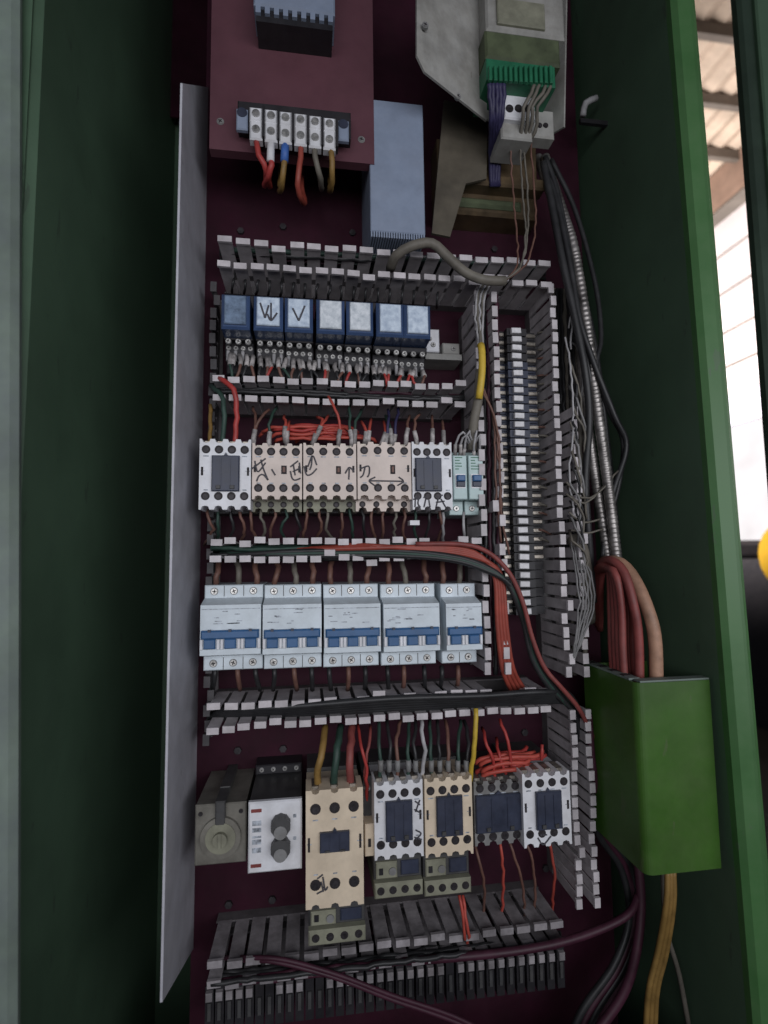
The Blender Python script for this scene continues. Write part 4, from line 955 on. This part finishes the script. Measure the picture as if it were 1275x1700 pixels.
# black cables lying in the duct below the breakers
for k in range(6):
    wire([(345+k*5, 1192-k*3, .03+.004*k), (480, 1188-k*3, .05+.003*k), (650, 1180-k*4, .055+.003*k), (800, 1170-k*3, .058+.003*k), (900, 1164-k*3, .06+.002*k), (948, 1172-k*3, .056), (966+k*3, 1240, .052), (980+k*4, 1330, .045)], .0030, M['blackw'], 'black cable lying along the duct below the breakers', 'black cables in duct below breakers', 'cable', 'cable', 8)
# dark wires filling the other ducts
for (x0, x1, ya, yb, slope, lab) in ((365, 905, 425, 455, .06, 'dark wire lying inside the topmost duct'), (360, 770, 642, 662, .03, 'dark wire lying inside the duct under relays'), (350, 790, 905, 925, -.01, 'dark wire lying inside the duct above breakers'), (350, 930, 1580, 1605, -.11, 'dark wire lying inside the lowest duct')):
    for k in range(13 if slope > -.1 else 18):
        d = .010+.0033*k; y = ya+(yb-ya)*random.random(); xm_ = (x0+x1)/2
        wire([(x0, y-slope*(xm_-x0), d), (x0*.7+x1*.3, y-slope*(x1-x0)*.2+random.uniform(-4, 4), d+.006), (x0*.3+x1*.7, y+slope*(x1-x0)*.2+random.uniform(-4, 4), d+.006), (x1, y+slope*(x1-xm_), d)], .0022, M[random.choice(('blackw', 'blackw', 'plum', 'greenw') if slope > -.1 else ('blackw', 'plum'))], lab, lab.replace('wire', 'wires'), n=6)
for k in range(12):
    xx = 803+(k*7) % 28
    wire([(xx, 490, .012+.0042*k), (xx+2, 700, .016+.0042*k), (xx+4, 900, .014+.0038*k), (xx+6, 1120, .012+.0036*k)], .0022, M['plum' if k % 2 else 'blackw'], 'dark wire lying inside the narrow upright duct', 'dark wires inside the narrow duct', n=6)
for k in range(7):
    xx = 920+k*6
    wire([(xx, 480, .012+.006*k), (xx+6, 700, .02+.006*k), (xx+10, 900, .015+.006*k), (xx+16, 1120, .012+.006*k)], .0026, M['greyw' if k % 3 == 0 else 'blackw'], 'dark wire lying inside the tall upright duct', 'dark wires inside the tall duct', n=6)
# breaker wires
for k, x in enumerate((358, 396, 426, 457, 490, 519, 548, 580, 608, 645, 672, 706, 735, 762)):
    wire([(x, 974, .040), (x+1, 958, .046), (x+random.uniform(-3, 5), 940, .040), (x+random.uniform(-6, 6), 922, .02)], .0026, M[('brown', 'greyw', 'brown')[k % 3]], 'stubby wire entering the top of a breaker', 'wires entering the breaker tops', n=7)
    wire([(x-2, 1106, .040), (x-1, 1122, .044), (x+random.uniform(-6, 6), 1145, .03)], .0022, M[('blackw', 'brown', 'blackw')[k % 3]], 'dark wire leaving the bottom of a breaker', 'wires leaving the breaker bottoms', n=7)
# wires into the lower row
dc = .070
for pts, m_, r_, lab in (
    ([(540,1205,.05),(536,1240,.072),(528,1275,.076),(526,1320,.066)], 'ochre', .0030, 'ochre wire dropping into the large cream contactor'),
    ([(566,1205,.05),(560,1240,.072),(555,1280,.076),(553,1320,.066)], 'greenw', .0032, 'dark green wire dropping into the large cream contactor'),
    ([(585,1203,.05),(582,1240,.072),(581,1280,.076),(582,1320,.066)], 'dullred', .0034, 'thick dull red wire dropping into large cream contactor'),
    ([(594,1203,.05),(600,1240,.07),(608,1275,.07),(609,1345,.055)], 'red', .0014, 'thin red wire running to the narrow auxiliary block'),
    ([(615,1205,.05),(612,1240,.066),(606,1280,.066),(612,1345,.055)], 'dullred', .0014, 'thin dull red wire beside large cream contactor'),
    ([(699,1192,.06),(700,1215,.072),(706,1245,.074),(702,1280,.07),(692,1305,.066)], 'palew', .0018, 'white wire dropping into the lower white contactor'),
    ([(790,1176,.078),(789,1215,.080),(786,1255,.078),(780,1300,.066)], 'yellow', .0022, 'bright yellow wire hanging in front of the lower duct')):
    wire(pts, r_, M[m_], lab)
for k, x in enumerate((632, 646, 660, 678, 690, 716, 730, 744, 760, 774)):
    m_ = ('greenw', 'blackw', 'brown', 'greenw', 'blackw')[k % 5]
    wire([(x+random.uniform(-6, 6), 1196, .05), (x+random.uniform(-4, 4), 1235, .068), (x, 1265, .07), (x, 1306, .066)], .0017, M[m_], {'greenw': 'green wire dropping into the lower contactor row', 'blackw': 'black wire dropping into the lower contactor row', 'brown': 'brown wire dropping into the lower contactor row'}[m_], {'greenw': 'green wires into lower contactors', 'blackw': 'black wires into lower contactors', 'brown': 'brown wires into lower contactors'}[m_], n=6)
    tag(part(MB().tube([P(x, 1262, .0705), P(x, 1280, .0695)], .0024, 8), 'wire_sleeve', M['midgrey'], None, (0,0,0), True), 'grey sleeve on a wire above lower contactors', 'sleeve', 'grey wire sleeves above lower contactors')
g = 'red jumper wires above the grey auxiliary contactor'
for k in range(9):
    xa = random.uniform(790, 830); xb = random.uniform(870, 908); y = 1250+k*3.6; d = .058+.003*(k % 3)
    wire([(xa-2, y+14, d-.004), (xa+8, y+5, d), ((xa+xb)/2, y+2-random.uniform(0, 4), d+.003), (xb-8, y-2, d), (xb, y-4+random.uniform(-10, 6), d-.004)], .0020, M['orange'] if k % 3 else M['red'], 'red jumper wire bunched above grey auxiliary contactor', g, n=7)
drop([[(800,1208,.05),(806,1228,.066),(818,1262,.068),(822,1300,.06)], [(830,1194,.06),(838,1215,.068),(846,1248,.07),(848,1275,.064)], [(900,1236,.066),(899,1262,.066)], [(824,1225,.05),(828,1250,.066),(840,1285,.066)]],
     'thin red wire dropping toward the grey auxiliary contactor', 'red wires above auxiliary contactor', 'red', .0015)
drop([[(788,1400,.06),(797,1435,.066),(804,1470,.06),(803,1510,.04),(800,1552,.02)], [(846,1398,.06),(860,1440,.06),(870,1490,.05),(872,1540,.02)], [(872,1398,.06),(884,1430,.06),(888,1500,.04),(886,1548,.02)]], 'thin brownish wire hanging below the lower contactors', 'brown wires below lower contactors', 'brown', .0013)
drop([[(830,1398,.06),(834,1425,.062),(836,1458,.055),(834,1510,.04),(832,1556,.02)], [(768,1486,.066),(772,1520,.07),(778,1548,.072),(774,1580,.05)], [(762,1486,.066),(768,1515,.07),(772,1560,.07)], [(912,1400,.06),(920,1440,.05),(918,1500,.035),(914,1540,.015)]], 'thin red wire hanging below the lower contactors', 'red wires below lower contactors', 'orange', .0014)
